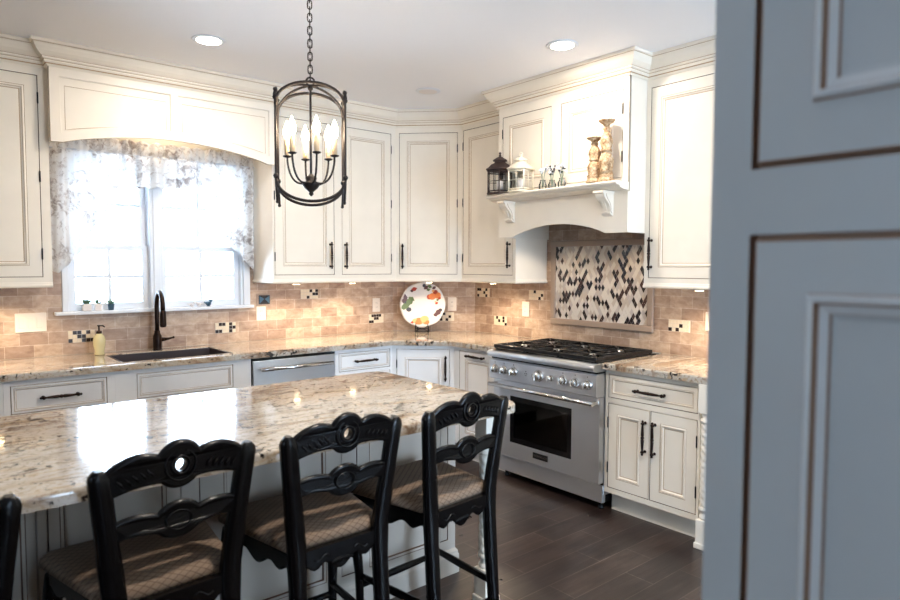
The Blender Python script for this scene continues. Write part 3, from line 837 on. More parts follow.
for z in (.36, .40, .47):
    for i in range(26):
        x = wx0+.045+i*(wx1-wx0-.09)/25; b.tube([(x, -.034, z), (x, -.012, z+.014)], .0014, 5)
    b.tube([(wx0+.04, -.034, z), (wx1-.04, -.034, z)], .0022, 6); b.tube([(wx0+.04, -.012, z+.014), (wx1-.04, -.012, z+.014)], .0022, 6)
b.obj('oven_rack', ['chrome', 'black'], od)
b = MB(); b.tube([(.012, -.105, .668), (W-.012, -.105, .668)], .0135, 16)
for x in (.03, W-.03): b.box(x-.016, x+.016, -.108, -.0485, .655, .681, 0, .005)
b.obj('handle', 'chrome', od)
# badge with maker's lettering
b = MB(); b.box(.380, .510, -.052, -.0485, .216, .256, 0, .002); bd_ = b.obj('badge', 'black', od)
def lettering(txt, size, parent, loc, rot, m, name='lettering', ext=.0006):
    cu = bpy.data.curves.new(name, 'FONT'); cu.body = txt; cu.size = size; cu.align_x = 'CENTER'; cu.align_y = 'CENTER'; cu.extrude = ext
    o = bpy.data.objects.new(name, cu); COL.objects.link(o)
    bpy.context.view_layer.update()
    me = bpy.data.meshes.new_from_object(o.evaluated_get(bpy.context.evaluated_depsgraph_get())); bpy.data.objects.remove(o)
    me.materials.clear(); me.materials.append(M[m])
    o = bpy.data.objects.new(name, me); COL.objects.link(o); o.parent = parent; o.location = loc; o.rotation_euler = rot; return o
lettering('THERMADOR', .0205, bd_, (.445, -.0525, .236), (PI/2, 0, 0), 'chrome')
# control panel + bullnose
b = MB(); pr = [(-.002, .705), (-.078, .705), (-.084, .712), (-.086, .835), (-.075, .845), (-.002, .845)]
b.prism([pr], .002, W-.002, lambda a, c_, d: (d, a, c_)); cpn = b.obj('control_panel', 'steel', rg)
b = MB(); pr = [(.05, .858), (-.088, .858)]+[(-.092-.022*math.sin(a), .881-.023*math.cos(a)) for a in [PI*i/8 for i in range(9)]]+[(.05, .9045)]
b.prism([pr], .001, W-.001, lambda a, c_, d: (d, a, c_), smooth=False); b.obj('bullnose', 'steel', rg)
b = MB(); b.box(.004, W-.004, -.07, .0, .8455, .8575); b.obj('trim_gap', 'black', rg)
kx = [(.055, 0), (.143, 0), (.232, 0), (.455, 2), (.565, 1), (.660, 0), (.756, 0), (.850, 0)]
for x, kd in kx:
    b = MB(); r = (.028, .018, .035)[kd]
    b.lathe([(r*1.12, 0), (r*1.12, -.004), (r*.98, -.006), (r*.98, -.010)], (x, -.0865, .777), 'y', 24, 0)
    b.lathe([(r*.86, -.010), (r*.84, -.026), (r*.70, -.036), (r*.25, -.038)], (x, -.0865, .777), 'y', 24, 0)
    b.box(x-.005, x+.005, -.1325, -.100, .777-r*.8, .777+r*.8, 0, .002)
    kn = b.obj('knob', 'chrome', cpn)
    if kd == 0:
        b = MB(); b.box(x-.0015, x+.0015, -.0885, -.0862, .818, .826); b.obj('indicator_mark', 'black', kn)
b = MB()   # the small three-pointed mark on the panel
for a in (PI/2, PI/2+2*PI/3, PI/2+4*PI/3):
    cx_, cz_ = .345+.009*math.cos(a), .782+.010*math.sin(a)
    b.prism([[(cx_+.0055*math.cos(a+t), cz_+.0055*math.sin(a+t)) for t in (0, 2*PI/3, 4*PI/3)]], -.0862, -.0872, lambda p, q_, d_: (p, d_, q_))
b.prism([[(.337, .763), (.353, .763), (.353, .766), (.337, .766)]], -.0862, -.0872, lambda p, q_, d_: (p, d_, q_))
b.obj('emblem', 'black', cpn)
# cooktop
b = MB(); b.box(.001, W-.001, .0505, .585, .8855, .906, 0); b.box(.02, W-.02, -.05, .57, .9065, .912, 1); b.box(.001, W-.001, .575, .597, .8855, .918, 0, .003); b.obj('cooktop', ['steel', 'black'], rg)
for i in range(3):
    for j in range(2):
        cx_, cy_ = .02+(W-.04)*(i+.5)/3, .09+.28*j
        b = MB(); b.lathe([(.055, .912), (.055, .918), (.040, .921), (.040, .928)], (cx_, cy_, 0), seg=20)
        for k in range(5):
            a = 2*PI*k/5; b.tube([(cx_, cy_, .930), (cx_+.048*math.cos(a), cy_+.048*math.sin(a), .930)], .007, 6)
        b.lathe([(.028, .928), (.028, .936), (.018, .938)], (cx_, cy_, 0), seg=16, mi=1); b.obj('burner', ['black', 'steel'], rg)
for i in range(3):
    b = MB(); xa, xb = .018+(W-.036)*i/3+.003, .018+(W-.036)*(i+1)/3-.003; ya, yb = -.062, .52; zt = .942
    for (p0, p1) in (((xa, ya), (xb, ya)), ((xa, yb), (xb, yb)), ((xa, ya), (xa, yb)), ((xb, ya), (xb, yb)), ((xa, (ya+yb)/2), (xb, (ya+yb)/2))):
        b.box(min(p0[0], p1[0])-.0 if p0[0] != p1[0] else p0[0]-.006*(1 if p0[0] == xb else 0), max(p0[0], p1[0]) if p0[0] != p1[0] else p0[0]+.006*(1 if p0[0] == xa else 0),
              min(p0[1], p1[1])-.006 if p0[1] == p1[1] else p0[1], max(p0[1], p1[1])+.006 if p0[1] == p1[1] else p1[1], zt-.022, zt, 0, .002)
    xm = (xa+xb)/2
    for cy_ in (.085, .375):
        for a in [k*PI/4 for k in range(8)]:
            ex, ey = math.cos(a), math.sin(a)
            R = min((xb-xa)/2/max(abs(ex), 1e-3), .143/max(abs(ey), 1e-3))
            b.tube([(xm+ex*.035, cy_+ey*.035, zt-.003), (xm+ex*R, cy_+ey*R, zt-.006)], .0058, 6)
    for x, y in ((xa+.01, ya+.01), (xb-.01, ya+.01), (xa+.01, yb-.01), (xb-.01, yb-.01)): b.box(x-.006, x+.006, y-.006, y+.006, .9125, zt-.02)
    b.obj('grate', 'black', rg)

# ------------------------------------------------------------------ pantry in the foreground
pt = thing('pantry_cabinet', 'tall pale grey pantry cabinet in the right foreground, partly out of focus', 'cabinet', (-2.99, -4.264, 0), -PI/2)
W = 1.5
ops = [(.051, .70, .14, 1.527), (.051, .70, 1.607, 2.50), (.80, 1.449, .14, 1.527), (.80, 1.449, 1.607, 2.50)]
def pantry_door(o):
    b = MB(); w_, h_ = o[1]-o[0]-.013, o[3]-o[2]-.013; st = .063
    ring_panel(b, 0, w_, 0, h_, [(0, .020, 0), (0, .002, 2), (.0025, 0, 2), (st, 0, 0), (st+.001, -.006, 2), (st+.005, -.011, 3), (st+.010, -.010, 3), (st+.012, -.003, 2), (st+.013, .0, 2), (st+.023, .003, 3), (st+.0242, .009, 2), (st+.030, .011, 0)])  # paler bead bands imitate the light the moulding catches
    b.face([b.v(0, .02, 0), b.v(w_, .02, 0), b.v(w_, .02, h_), b.v(0, .02, h_)], 0)
    return b.obj('door', ['pantry', 'glaze', 'gap2', 'greyblue'], pt, (o[0]+.0065, 0, o[2]+.0065))
carcass(pt, W, .10, ZC-.08, .62, ops, pm='pantry', gm='gap2')
for i, o in enumerate(ops):
    dd = pantry_door(o); handle(dd, (o[1]-o[0]-.04) if i < 2 else .04, .14 if i % 2 else 1.0, .2, True)
b = MB(); b.box(0, W, .06, .6, 0, .0995); b.obj('toe_kick', 'greyblue', pt)
b = MB(); b.box(-.02, W, -.02, .62, ZC-.0795, ZC-.002); b.obj('top_moulding', 'cream', pt)

# ------------------------------------------------------------------ bar stools
def make_stool(label, loc, rz):
    t = thing('bar_stool', label, 'bar stool', loc, rz, 'black ladder-back bar stools along the island')
    TOP = .977
    def stx(z): return .155 + (0 if z < .6 else .043*((z-.6)/(TOP-.6)))
    def sty(z):
        if z < .58: return -.205-.045*((.58-z)/.58)**1.4
        return -.205-.035*((z-.58)/(TOP-.58))**1.2
    for s in (-1, 1):
        # stile: rear leg continuing up as back post
        zs = [0, .08, .2, .35, .5, .56, .62, .70, .78, .86, .92, .95]
        b = MB(); rings = []
        for z in zs+[.964, TOP]:
            hw = .021 if z < .3 else (.0255 if z < .56 else .029)
            if z > .72: hw = .0265
            if z > .955: hw = .022
            if z >= TOP: hw = .009
            hd_ = .020 if z < .6 else .0165
            if z > .955: hd_ = .014
            x, y = s*stx(z), sty(z)
            rings.append([b.v(x+a*hw, y+c_*hd_, z) for a, c_ in ((-1, -.6), (-.6, -1), (.6, -1), (1, -.6), (1, .6), (.6, 1), (-.6, 1), (-1, .6))])
        for r0, r1 in zip(rings, rings[1:]):
            for k in range(8): b.face([r0[k], r0[(k+1) % 8], r1[(k+1) % 8], r1[k]], 0, True)
        b.face(rings[0][::-1]); b.face(rings[-1]); b.obj('back_post', 'lacquer', t)
        # front leg, slightly cabriole
        b = MB(); P = [(.205, .19, .565), (.212, .198, .50), (.206, .19, .40), (.196, .178, .25), (.194, .176, .12), (.200, .184, .045), (.204, .190, .0)]
        b.tube([(s*x, y, z) for x, y, z in P], [.028, .027, .023, .018, .016, .019, .021], 10); b.obj('front_leg', 'lacquer', t)
    # crest rail with medallion
    w_ = .188
    def lobes(x, zc, wing, lobe, cen, rl, wtop=True):
        pass
    def crest_top(x):
        a = abs(x)
        if a < .053: return TOP-.018+math.sqrt(max(.0, .0545**2-x*x))
        t_ = (a-.053)/(w_-.053); return TOP-.004+.024*math.sin(PI*min(1, t_*1.02+.08))**.8-.012*t_
    def crest_bot(x):
        a = abs(x)
        if a < .047: return TOP-.025-math.sqrt(max(0, .0535**2-x*x))
        t_ = (a-.047)/(w_-.047); return TOP-.052-.018*(1-math.sin(PI*min(1, .25+t_*.55)))*1.0-.020*t_**1.5
    n = 56; xs = [-w_+2*w_*i/n for i in range(n+1)]
    outl = [(x, crest_top(x)) for x in xs]+[(x, crest_bot(x)) for x in xs[::-1]]
    hole = [(.0145*math.cos(2*PI*i/20), TOP-.022+.0175*math.sin(2*PI*i/20)) for i in range(20)]
    ycr = lambda x, z: sty(z)-.010*(1-(x/w_)**2)
    b = MB(); b.prism([outl, hole], -.011, .011, lambda a, c_, d: (a, ycr(a, c_)+d, c_))
    b.tube([(x, ycr(x, crest_top(x)), crest_top(x)-.001) for x in xs], .0112, 8)
    b.tube([(x, ycr(x, crest_bot(x)), crest_bot(x)+.001) for x in xs], .0105, 8)
    for (r_, tk_) in ((.024, .0045), (.041, .0035)):
        for sd in (-1, 1):
            b.tube([(r_*math.cos(a), ycr(0, TOP-.022)+sd*.0115, TOP-.022+r_*math.sin(a)) for a in [2*PI*i/24 for i in range(24)]], tk_, 6, closed=True)
    for s in (-1, 1):     # leaf carving on the wings
        for sd in (-1, 1):
            for k in range(5):
                x0_ = s*(.070+.018*k); zc_ = TOP-.03-.004*k
                b.tube([(x0_, ycr(x0_, zc_)+sd*.0115, zc_-.012), (x0_+s*.006, ycr(x0_, zc_)+sd*.014, zc_), (x0_+s*.016, ycr(x0_, zc_)+sd*.0115, zc_+.012)], [.001, .0036, .001], 5)
    b.obj('crest_rail', 'lacquer', t)
    # lower ladder rail
    Z2 = TOP-.176
    def top2(x):
        a = abs(x)
        if a < .05: return Z2+.046*math.sqrt(max(0, 1-(x/.058)**2))*1.0
        t_ = (a-.05)/(w_-.05); return Z2+.014+.016*math.sin(PI*min(1, t_*.9+.12))
    def bot2(x):
        a = abs(x)
        if a < .05: return Z2-.044*math.sqrt(max(0, 1-(x/.058)**2))
        t_ = (a-.05)/(w_-.05); return Z2-.022-.006*t_+.012*math.sin(PI*t_)
    xs2 = [-.165+.33*i/n for i in range(n+1)]
    outl = [(x, top2(x)) for x in xs2]+[(x, bot2(x)) for x in xs2[::-1]]
    b = MB(); b.prism([outl], -.009, .009, lambda a, c_, d: (a, ycr(a, c_)+d, c_))
    b.tube([(x, ycr(x, top2(x)), top2(x)-.001) for x in xs2], .0095, 8); b.tube([(x, ycr(x, bot2(x)), bot2(x)+.001) for x in xs2], .0092, 8)
    for sd in (-1, 1): b.tube([(.034*math.cos(a), ycr(0, Z2)+sd*.0095, Z2+.026*math.sin(a)) for a in [2*PI*i/24 for i in range(24)]], .003, 6, closed=True)
    b.obj('ladder_rail', 'lacquer', t)
    # seat frame with scalloped aprons
    def apron(p0, p1, zt_, zb_, amp, shell):
        n = 32; b = MB(); P0, P1 = Vector(p0), Vector(p1); dv = P1-P0; Ln = dv.length; tx = dv/Ln; nn = Vector((-tx.y, tx.x))
        def zb2(u):
            return zb_ - amp*(math.exp(-((u-.5)/.13)**2) + .55*math.exp(-((u-.16)/.07)**2) + .55*math.exp(-((u-.84)/.07)**2)) + .002*math.cos(u*PI*6)
        o = [(Ln*i/n, zb2(i/n)) for i in range(n+1)]+[(Ln, zt_), (0, zt_)]
        f = lambda a, c_, d: (P0.x+tx.x*a+nn.x*d, P0.y+tx.y*a+nn.y*d, c_)
        b.prism([o], -.011, .011, f)
        b.tube([f(Ln*i/n, zb2(i/n)+.002, 0) for i in range(n+1)], .0105, 6)
        if shell:
            for sd in (-1, 1):
                for k in range(-3, 4):
                    a = Ln/2+k*.006; b.tube([f(a, zb_-.004, sd*.0105), f(Ln/2+k*.0145, zb_-amp*.6, sd*.0125)], [.0045, .0025], 5)
                for e in (-1, 1):
                    b.tube([f(Ln/2+e*(.045+.055*i/10), zb_+.012+.008*math.sin(i*.6), sd*.0115) for i in range(11)], .003, 5)
        b.obj('apron', 'lacquer', t)
    apron((-.138, -.205), (.138, -.205), .594, .548, .034, True)
    apron((-.188, .20), (.188, .20), .588, .548, .034, True)
    apron((-.165, -.185), (-.215, .175), .588, .548, .030, False); apron((.165, -.185), (.215, .175), .588, .548, .030, False)
    # cushion
    b = MB(); base_ = [(-.145, -.188), (.145, -.188), (.178, -.175), (.242, .20), (.225, .222), (-.225, .222), (-.242, .20), (-.178, -.175)]
    rings = []
    for sc_, z in ((.97, .588), (1.0, .594), (1.01, .606), (1.0, .620), (.94, .632), (.80, .640), (.5, .646), (.2, .648)):
        rings.append([b.v(x*sc_, (y-.02)*sc_+.02, z) for x, y in base_])
    for r0, r1 in zip(rings, rings[1:]):
        for k in range(8): b.face([r0[k], r0[(k+1) % 8], r1[(k+1) % 8], r1[k]], 0, True)
    b.face(rings[0][::-1]); b.face(rings[-1], 0, True); b.obj('seat_cushion', 'fabric', t, label='taupe cushion with a diamond lattice weave')
    # stretchers
    for (p0, p1) in (((-.155, -.225, .17), (.155, -.225, .17)), ((-.19, .175, .20), (.19, .175, .20)), ((-.155, -.22, .24), (-.192, .175, .24)), ((.155, -.22, .24), (.192, .175, .24))):
        b = MB(); P0, P1 = Vector(p0), Vector(p1); b.tube([P0+(P1-P0)*i/8 for i in range(9)], [.0125, .013, .014, .015, .0155, .015, .014, .013, .0125], 8); b.obj('stretcher', 'lacquer', t)
    return t
st = make_stool('black ladder-back bar stool at the right end of the island, nearest the range', (-2.232, -2.680, 0), math.radians(4))
for lab, loc, a in (('black ladder-back bar stool in the middle of the three wholly visible stool backs', (-2.745, -2.680, 0), 1.),
                    ('black ladder-back bar stool second from the left, before the window reflection', (-3.268, -2.672, 0), 4.),
                    ('black ladder-back bar stool cut off by the left edge of the photo', (-3.835, -2.75, 0), 0.)):
    c = copy_tree(st); c.location = loc; c.rotation_euler = (0, 0, math.radians(a)); c['label'] = lab

# ------------------------------------------------------------------ chandelier
LX, LY = -2.526, -2.303
ch = thing('lantern_chandelier', 'black iron lantern chandelier with six candle bulbs on a chain', 'chandelier', (LX, LY, 0), math.radians(-27.8))
b = MB(); b.lathe([(.062, ZC-.001), (.062, ZC-.008), (.045, ZC-.02), (.012, ZC-.032), (.008, ZC-.05)], seg=20); b.obj('canopy', 'iron', ch)
zt0 = 2.215
b = MB(); z = ZC-.05; k = 0; ll = .036
while z > zt0+.03:
    pts = []
    for i in range(12):
        a = 2*PI*i/12; u, v_ = .0085*math.cos(a), (ll/2-.0)*math.sin(a)*.5+ (math.copysign(.0085, math.sin(a)) if abs(math.sin(a)) > .1 else 0)
        pts.append(((u, 0, z-ll/2+v_*1.0) if k % 2 else (0, u, z-ll/2+v_*1.0)))
    b.tube(pts, .0026, 6, closed=True); z -= ll-.0105; k += 1
b.obj('chain', 'iron', ch)
R = .140
za, zb2_ = 2.092, 1.835      # arch springings
b = MB()
b.tube([(.016*math.cos(a), 0, zt0+.012+.016*math.sin(a)) for a in [2*PI*i/14 for i in range(14)]], .0038, 6, closed=True)
cs = [(-1, -1), (1, -1), (1, 1), (-1, 1)]; h = R*.95; hy = R*.62
for (sx, sy) in cs:
    pts = [(sx*h*1.0, sy*hy, za+.075), (sx*h*1.03, sy*hy*1.03, za+.055), (sx*h, sy*hy, za+.03), (sx*h, sy*hy, za), (sx*h, sy*hy, 1.99), (sx*h, sy*hy, zb2_), (sx*h*1.0, sy*hy, zb2_-.03), (sx*h*.97, sy*hy, zb2_-.10)]
    b.tube(pts, .0052, 8)
    for z in (za+.045, zb2_+.0): b.ball((sx*h, sy*hy, z), .0115, 8)
    b.ball((sx*h*1.0, sy*hy, za+.075), .009, 8); b.ball((sx*h*.97, sy*hy, zb2_-.10), .007, 8)
for sy in (-1, 1):
    b.tube([(-h*math.cos(a), sy*hy, za+.015+.095*math.sin(a)**.85 if math.sin(a) > 0 else za+.015) for a in [PI*i/20 for i in range(21)]], .0062, 8)
    b.tube([(-h*math.cos(a), sy*hy, zb2_-.01-.085*math.sin(a) if math.sin(a) > 0 else zb2_-.01) for a in [PI*i/20 for i in range(21)]], .0062, 8)
for sx in (-1, 1):
    b.tube([(sx*h, -hy*math.cos(a), za+.015+.085*max(0, math.sin(a))) for a in [PI*i/16 for i in range(17)]], .0048, 8)
    for sy in (-1, 1):
        b.tube([(sx*h*math.cos(a*PI/2), sy*hy*math.cos(a*PI/2), za+.02+(zt0-.005-za-.02)*math.sin(a*PI/2)) for a in [i/12 for i in range(13)]], .0048, 8)
b.obj('cage', 'iron', ch)
b = MB(); b.tube([(0, 0, zt0), (0, 0, 1.83)], .0048, 8); b.ball((0, 0, 2.20), .011, 10)
b.lathe([(.002, 1.768), (.010, 1.776), (.008, 1.784), (.026, 1.800), (.036, 1.815), (.036, 1.822), (.020, 1.828), (.024, 1.842), (.012, 1.852), (.005, 1.86)], seg=16); b.obj('hub', 'iron', ch)
RA = .098
for k in range(6):
    a = math.radians(43)+k*PI/3; ca, sa = math.cos(a), math.sin(a)
    b = MB(); pts = []
    for i in range(13):
        t_ = i/12; r_ = .024+(RA-.024)*math.sin(t_*PI/2); z = 1.822-.012*math.sin(t_*PI)+(.105*(1-math.cos(t_*PI/2)))
        pts.append((r_*ca, r_*sa, z))
    b.tube(pts, .0042, 8)
    arm = b.obj('candle_arm', 'iron', ch)
    zt_ = 1.822+.105
    b = MB(); b.lathe([(.004, zt_-.004), (.016, zt_), (.018, zt_+.004), (.012, zt_+.006)], (RA*ca, RA*sa, 0), seg=14); b.obj('candle_cup', 'iron', arm)
    b = MB(); b.lathe([(.0105, zt_+.0065), (.0105, zt_+.070), (.008, zt_+.072)], (RA*ca, RA*sa, 0), seg=14); b.obj('candle_sleeve', 'ivory', arm)
    b = MB(); b.lathe([(.006, zt_+.0725), (.012, zt_+.082), (.0155, zt_+.096), (.013, zt_+.114), (.006, zt_+.130), (.001, zt_+.145)], (RA*ca, RA*sa, 0), seg=14); b.obj('flame_bulb', 'flame', arm)

# recessed lights
def downlight(x, y, lit, label):
    t = thing('recessed_light', label, 'ceiling light', (x, y, ZC), 0, 'recessed ceiling lights')
    b = MB(); b.lathe([(.088, -.0008), (.090, -.003), (.084, -.006), (.066, -.0065)], seg=28) ; b.obj('trim_ring', 'white', t)
    b = MB(); b.lathe([(.064, -.0068), (.064, -.0082)], seg=28); b.obj('lens', 'lamp' if lit else 'pot_white', t)
downlight(-2.484, -1.062, True, 'lit recessed ceiling light above the sink area, left in the photo')
downlight(-.943, -2.268, True, 'lit recessed ceiling light in front of the hood, right in the photo')
downlight(-.926, -1.026, False, 'unlit recessed ceiling fitting near the corner cabinet')
MORE = [(-2.4, -3.75)]
for i, (x, y) in enumerate(MORE):
    downlight(x, y, True, ('lit recessed ceiling light above the stools, out of the frame',)[i])

# ------------------------------------------------------------------ curtain
b = MB(); uvl = b.bm.loops.layers.uv.new('UVMap')
x0, x1 = -3.112, -1.822; nx, nz = 260, 26
def hem(x):
    pts = [(-3.112, 1.448), (-3.08, 1.44), (-2.973, 1.545), (-2.86, 1.76), (-2.74, 1.985), (-2.60, 1.995), (-2.48, 2.00), (-2.30, 2.005), (-2.224, 2.005), (-2.14, 1.86), (-2.06, 1.715), (-1.93, 1.553), (-1.88, 1.50), (-1.83, 1.435), (-1.822, 1.445)]
    for (a, za_), (c_, zc_) in zip(pts, pts[1:]):
        if a <= x <= c_: return za_+(zc_-za_)*(x-a)/(c_-a)
    return 1.45
grid = []
for i in range(nx+1):
    x = x0+(x1-x0)*i/nx; hz = hem(x)+.006*math.sin(x*90); ztop = 2.296+.006*math.sin(x*70)
    col = []
    for j in range(nz+1):
        t_ = j/nz; z = ztop+(hz-ztop)*t_
        pinch = math.exp(-((z-2.205)/.018)**2)
        amp = .009+.014*t_
        y = -.085 + amp*math.sin(x*62+2.1*math.sin(x*7)+.6*t_)*(1-.7*pinch) + .005*math.sin(x*141) + .012*pinch
        col.append((b.v(x, y, z), x, z))
    grid.append(col)
for i in range(nx):
    for j in range(nz):
        q = [grid[i][j], grid[i+1][j], grid[i+1][j+1], grid[i][j+1]]
        f = b.face([p_[0] for p_ in q], 0, True)
        for lp, p_ in zip(f.loops, q): lp[uvl].uv = (p_[1]*1.25, p_[2])
cu = b.obj('curtain_valance', 'toile', recalc=False); cu['label'] = 'white and grey toile fabric valance with swagged sides in the window'; cu['category'] = 'curtain'
so = cu.modifiers.new('thick', 'SOLIDIFY'); so.thickness = .0012
b = MB(); b.tube([(-3.125, -.072, 2.205), (-1.812, -.072, 2.205)], .006, 8); b.obj('curtain_rod', 'white', cu)

# ------------------------------------------------------------------ things on the counters and sill
fa = thing('kitchen_faucet', 'dark bronze pull-down faucet with side lever behind the sink', 'faucet', (-2.517, -.095, .914))
b = MB(); b.lathe([(.028, 0), (.030, .004), (.026, .010), (.027, .03), (.0275, .095), (.022, .105), (.0185, .115), (.018, .13)], seg=20); b.obj('base', 'bronze', fa)
b = MB(); pts = [(0, 0, .12), (0, 0, .20), (0, 0, .27)]+[(-.005*(1-math.cos(a)), -.085+.085*math.cos(a), .30+.092*math.sin(a)) for a in [PI*i/14 for i in range(15)]]+[(-.010, -.172, .275)]
b.tube(pts, .0145, 12); b.obj('spout', 'bronze', fa)
b = MB(); b.lathe([(.0155, .275), (.018, .27), (.020, .235), (.021, .180), (.019, .170)], (-.010, -.172, 0), seg=16); b.lathe([(.0145, .170), (.0145, .166)], (-.010, -.172, 0), seg=16); b.obj('spray_head', 'bronze', fa)
b = MB(); b.tube([(.018, 0, .068), (.045, 0, .068)], .013, 12); b.tube([(.045, 0, .068), (.07, -.004, .070), (.098, -.012, .078)], [.011, .008, .006], 10); b.ball((.101, -.013, .079), .0085, 10); b.obj('lever', 'bronze', fa)

sd = thing('soap_dispenser', 'pale yellow glass soap dispenser with dark pump left of the sink', 'soap dispenser', (-2.876, -.13, .9145))
b = MB(); b.lathe([(.026, 0), (.030, .006), (.026, .02), (.034, .06), (.0365, .095), (.030, .120), (.020, .130), (.016, .136)], seg=24); b.obj('bottle', 'yellow', sd)
b = MB(); b.lathe([(.017, .1365), (.017, .150), (.006, .154), (.005, .180), (.010, .184), (.010, .190)], seg=14); b.tube([(0, 0, .186), (.02, -.025, .186), (.026, -.032, .178)], .004, 8); b.obj('pump', 'bronze', sd)

def succulent(label, loc, r, h, pm, n=9, ls=.03, squ=False):
    t = thing('potted_succulent', label, 'plant', loc, 0, 'small potted succulents on the window sill')
    b = MB()
    if squ: b.box(-r, r, -r, r, 0, h, 0, .004); b.box(-r*.8, r*.8, -r*.8, r*.8, h-.001, h+.002, 1)
    else: b.lathe([(r*.8, 0), (r, h*.9), (r*1.05, h), (r*.85, h), (r*.8, h*.93)], seg=16); 
    b.obj('pot', [pm, 'green'], t)
    b = MB(); rr = random.Random(hash(label) % 97 if False else len(label))
    for k in range(n):
        a = 2*PI*k/n+.3; el = .5+.7*((k*7) % 5)/5; d_ = Vector((math.cos(a)*math.cos(el), math.sin(a)*math.cos(el), math.sin(el)))
        p0 = Vector((0, 0, h)); b.tube([p0, p0+d_*ls*.5, p0+d_*ls], [.003, .0055, .001], 6)
    b.tube([(0, 0, h), (0, 0, h+ls)], [.004, .001], 6); b.obj('leaves', 'green', t)
succulent('succulent in a wide white square pot, left on the sill', (-2.922, -.022, WZ0+.0005), .024, .045, 'pot_white', 12, .044, True)
succulent('tall thin succulent in a white square pot, middle of the three on the sill', (-2.856, -.022, WZ0+.0005), .020, .045, 'pot_white', 6, .044, True)
succulent('succulent in a small teal pot left of the faucet', (-2.780, -.022, WZ0+.0005), .020, .040, 'pot_teal', 9, .035)
def bird(label, loc, m, k=1., rz=0.):
    b = MB(); b.ball((0, 0, .016*k), .014*k, 12, 0, (1.35, .85, .95)); b.ball((.018*k, 0, .032*k), .0085*k, 10)
    b.tube([(.024*k, 0, .032*k), (.034*k, 0, .031*k)], [.003*k, .0008], 6); b.tube([(-.014*k, 0, .018*k), (-.038*k, 0, .026*k)], [.007*k, .002*k], 6)
    for s in (-1, 1): b.tube([(.004*k, s*.010*k, .022*k), (-.016*k, s*.013*k, .022*k)], [.006*k, .002*k], 6)
    b.lathe([(.012*k, 0), (.010*k, .004*k)], seg=12)
    o = b.obj('bird_figurine', m, None, loc); o.rotation_euler = (0, 0, rz); tag(o, label, 'figurine', 'small figurines on the window sill')
bird('tiny white bird figurine on the sill, leftmost of three', (-2.262, -.025, WZ0+.0005), 'pot_white', .9)
bird('tiny white bird figurine on the sill beside the dark one', (-2.212, -.025, WZ0+.0005), 'pot_white', .9, 2.6)
bird('dark blue-green figurine at the right end of the sill', (-2.145, -.025, WZ0+.0005), 'pot_teal', 1.25, .5)

# outlets
def plate(label, loc, rz, w, h, slots, kind='outlet_plate'):
    t = thing(kind, label, 'switch' if 'switch' in kind else 'outlet', loc, rz)
    b = MB(); b.box(-w/2, w/2, -.006, 0, -h/2, h/2, 0, .003); b.obj('cover', 'plastic', t)
    for x in slots:
        if kind == 'switch_plate':
            b = MB(); b.box(x-.016, x+.016, -.009, -.006, -.033, .033, 0, .002); b.obj('rocker', 'plastic', t)
        else:
            b = MB(); b.box(x-.017, x+.017, -.008, -.006, -.034, .034, 0, .002)
            for z in (-.018, .018):
                for sx in (-.006, .006): b.box(x+sx-.0012, x+sx+.0012, -.0086, -.008, z-.004, z+.004, 1)
            b.obj('receptacle', ['plastic', 'steel_dark'], t)
plate('almond triple switch plate on the tiles at the left', (-3.226, -T-.0005, 1.131), 0, .165, .118, (-.046, 0, .046), 'switch_plate')
plate('almond outlet on the back tiles left of the decorated plate', (-.70, -T-.0005, 1.145), 0, .075, .118, (0,))
plate('almond outlet on the tiles just right of the decorated plate', (-.144-.0067, -.3725-.0067, 1.150), -PI/4, .075, .118, (0,))
plate('almond outlet left of the range below the hood cabinet', (-T-.0005, -1.129, 1.141), -PI/2, .075, .118, (0,))
plate('almond outlet on the tiles right of the range beside the pantry', (-T-.0005, -2.69, 1.146), -PI/2, .075, .118, (0,))
plate('almond outlet below the small dark plug-in by the window', (-1.744, -T-.0005, 1.120), 0, .075, .105, (0,))
pg = thing('plug_in_light', 'small dark rectangular plug-in with tan surround right of the window', 'plug-in', (-1.722, -T-.0005, 1.224))
b = MB(); b.prism([[(-.058, -.046), (.058, -.046), (.058, .046), (-.058, .046)], [(-.042, -.034), (.046, -.034), (.046, .034), (-.042, .034)]], 0, -.008, lambda a, c_, d_: (a, d_, c_)); b.obj('surround', 'stone_trim', pg)
b = MB(); b.box(-.042, .046, -.012, 0, -.034, .034, 0, .002); b.obj('dark_cover', 'd1', pg)
b = MB(); b.prism([[(-.038, .03), (0, .006), (-.038, -.03)]], -.0121, -.0135, lambda a, c_, d_: (a, d_, c_)); b.prism([[(.042, .03), (.004, 0.006), (.042, -.03)]], -.0121, -.0135, lambda a, c_, d_: (a, d_, c_)); b.obj('painted_highlight', 'pot_teal', pg)  # triangles paint the pale crossed highlight on the dark cover

# decorated plate on its iron stand
PX, PY = -.40, -.277; tilt = math.radians(12)
ps = thing('plate_stand', 'small black iron scroll stand holding the decorated plate', 'plate stand', (PX, PY, .9145), -PI/4)
b = MB()
for s in (-1, 1):
    b.tube([(s*.055, -.045, .0045), (s*.055, -.045, .05), (s*.05, -.035, .075)], .0038, 6); b.tube([(s*.055, -.045, .0045), (s*.055, .06, .0045)], .0038, 6)
    b.tube([(s*.050, .05, .0045), (s*.045, .03, .12), (s*.04, .045, .17)], .0036, 6); b.tube([(s*.055, -.045, .030), (s*.055, .045, .030)], .003, 6)
    b.tube([(s*.055, -.045, .005), (s*.02, -.046, .03), (-s*.02, -.046, .03), (-s*.055, -.045, .06)], .0032, 6)
b.tube([(-.055, -.045, .034), (.055, -.045, .034)], .0036, 6); b.tube([(-.055, -.045, .006), (.055, -.045, .006)], .003, 6)
b.obj('stand_frame', 'iron', ps)
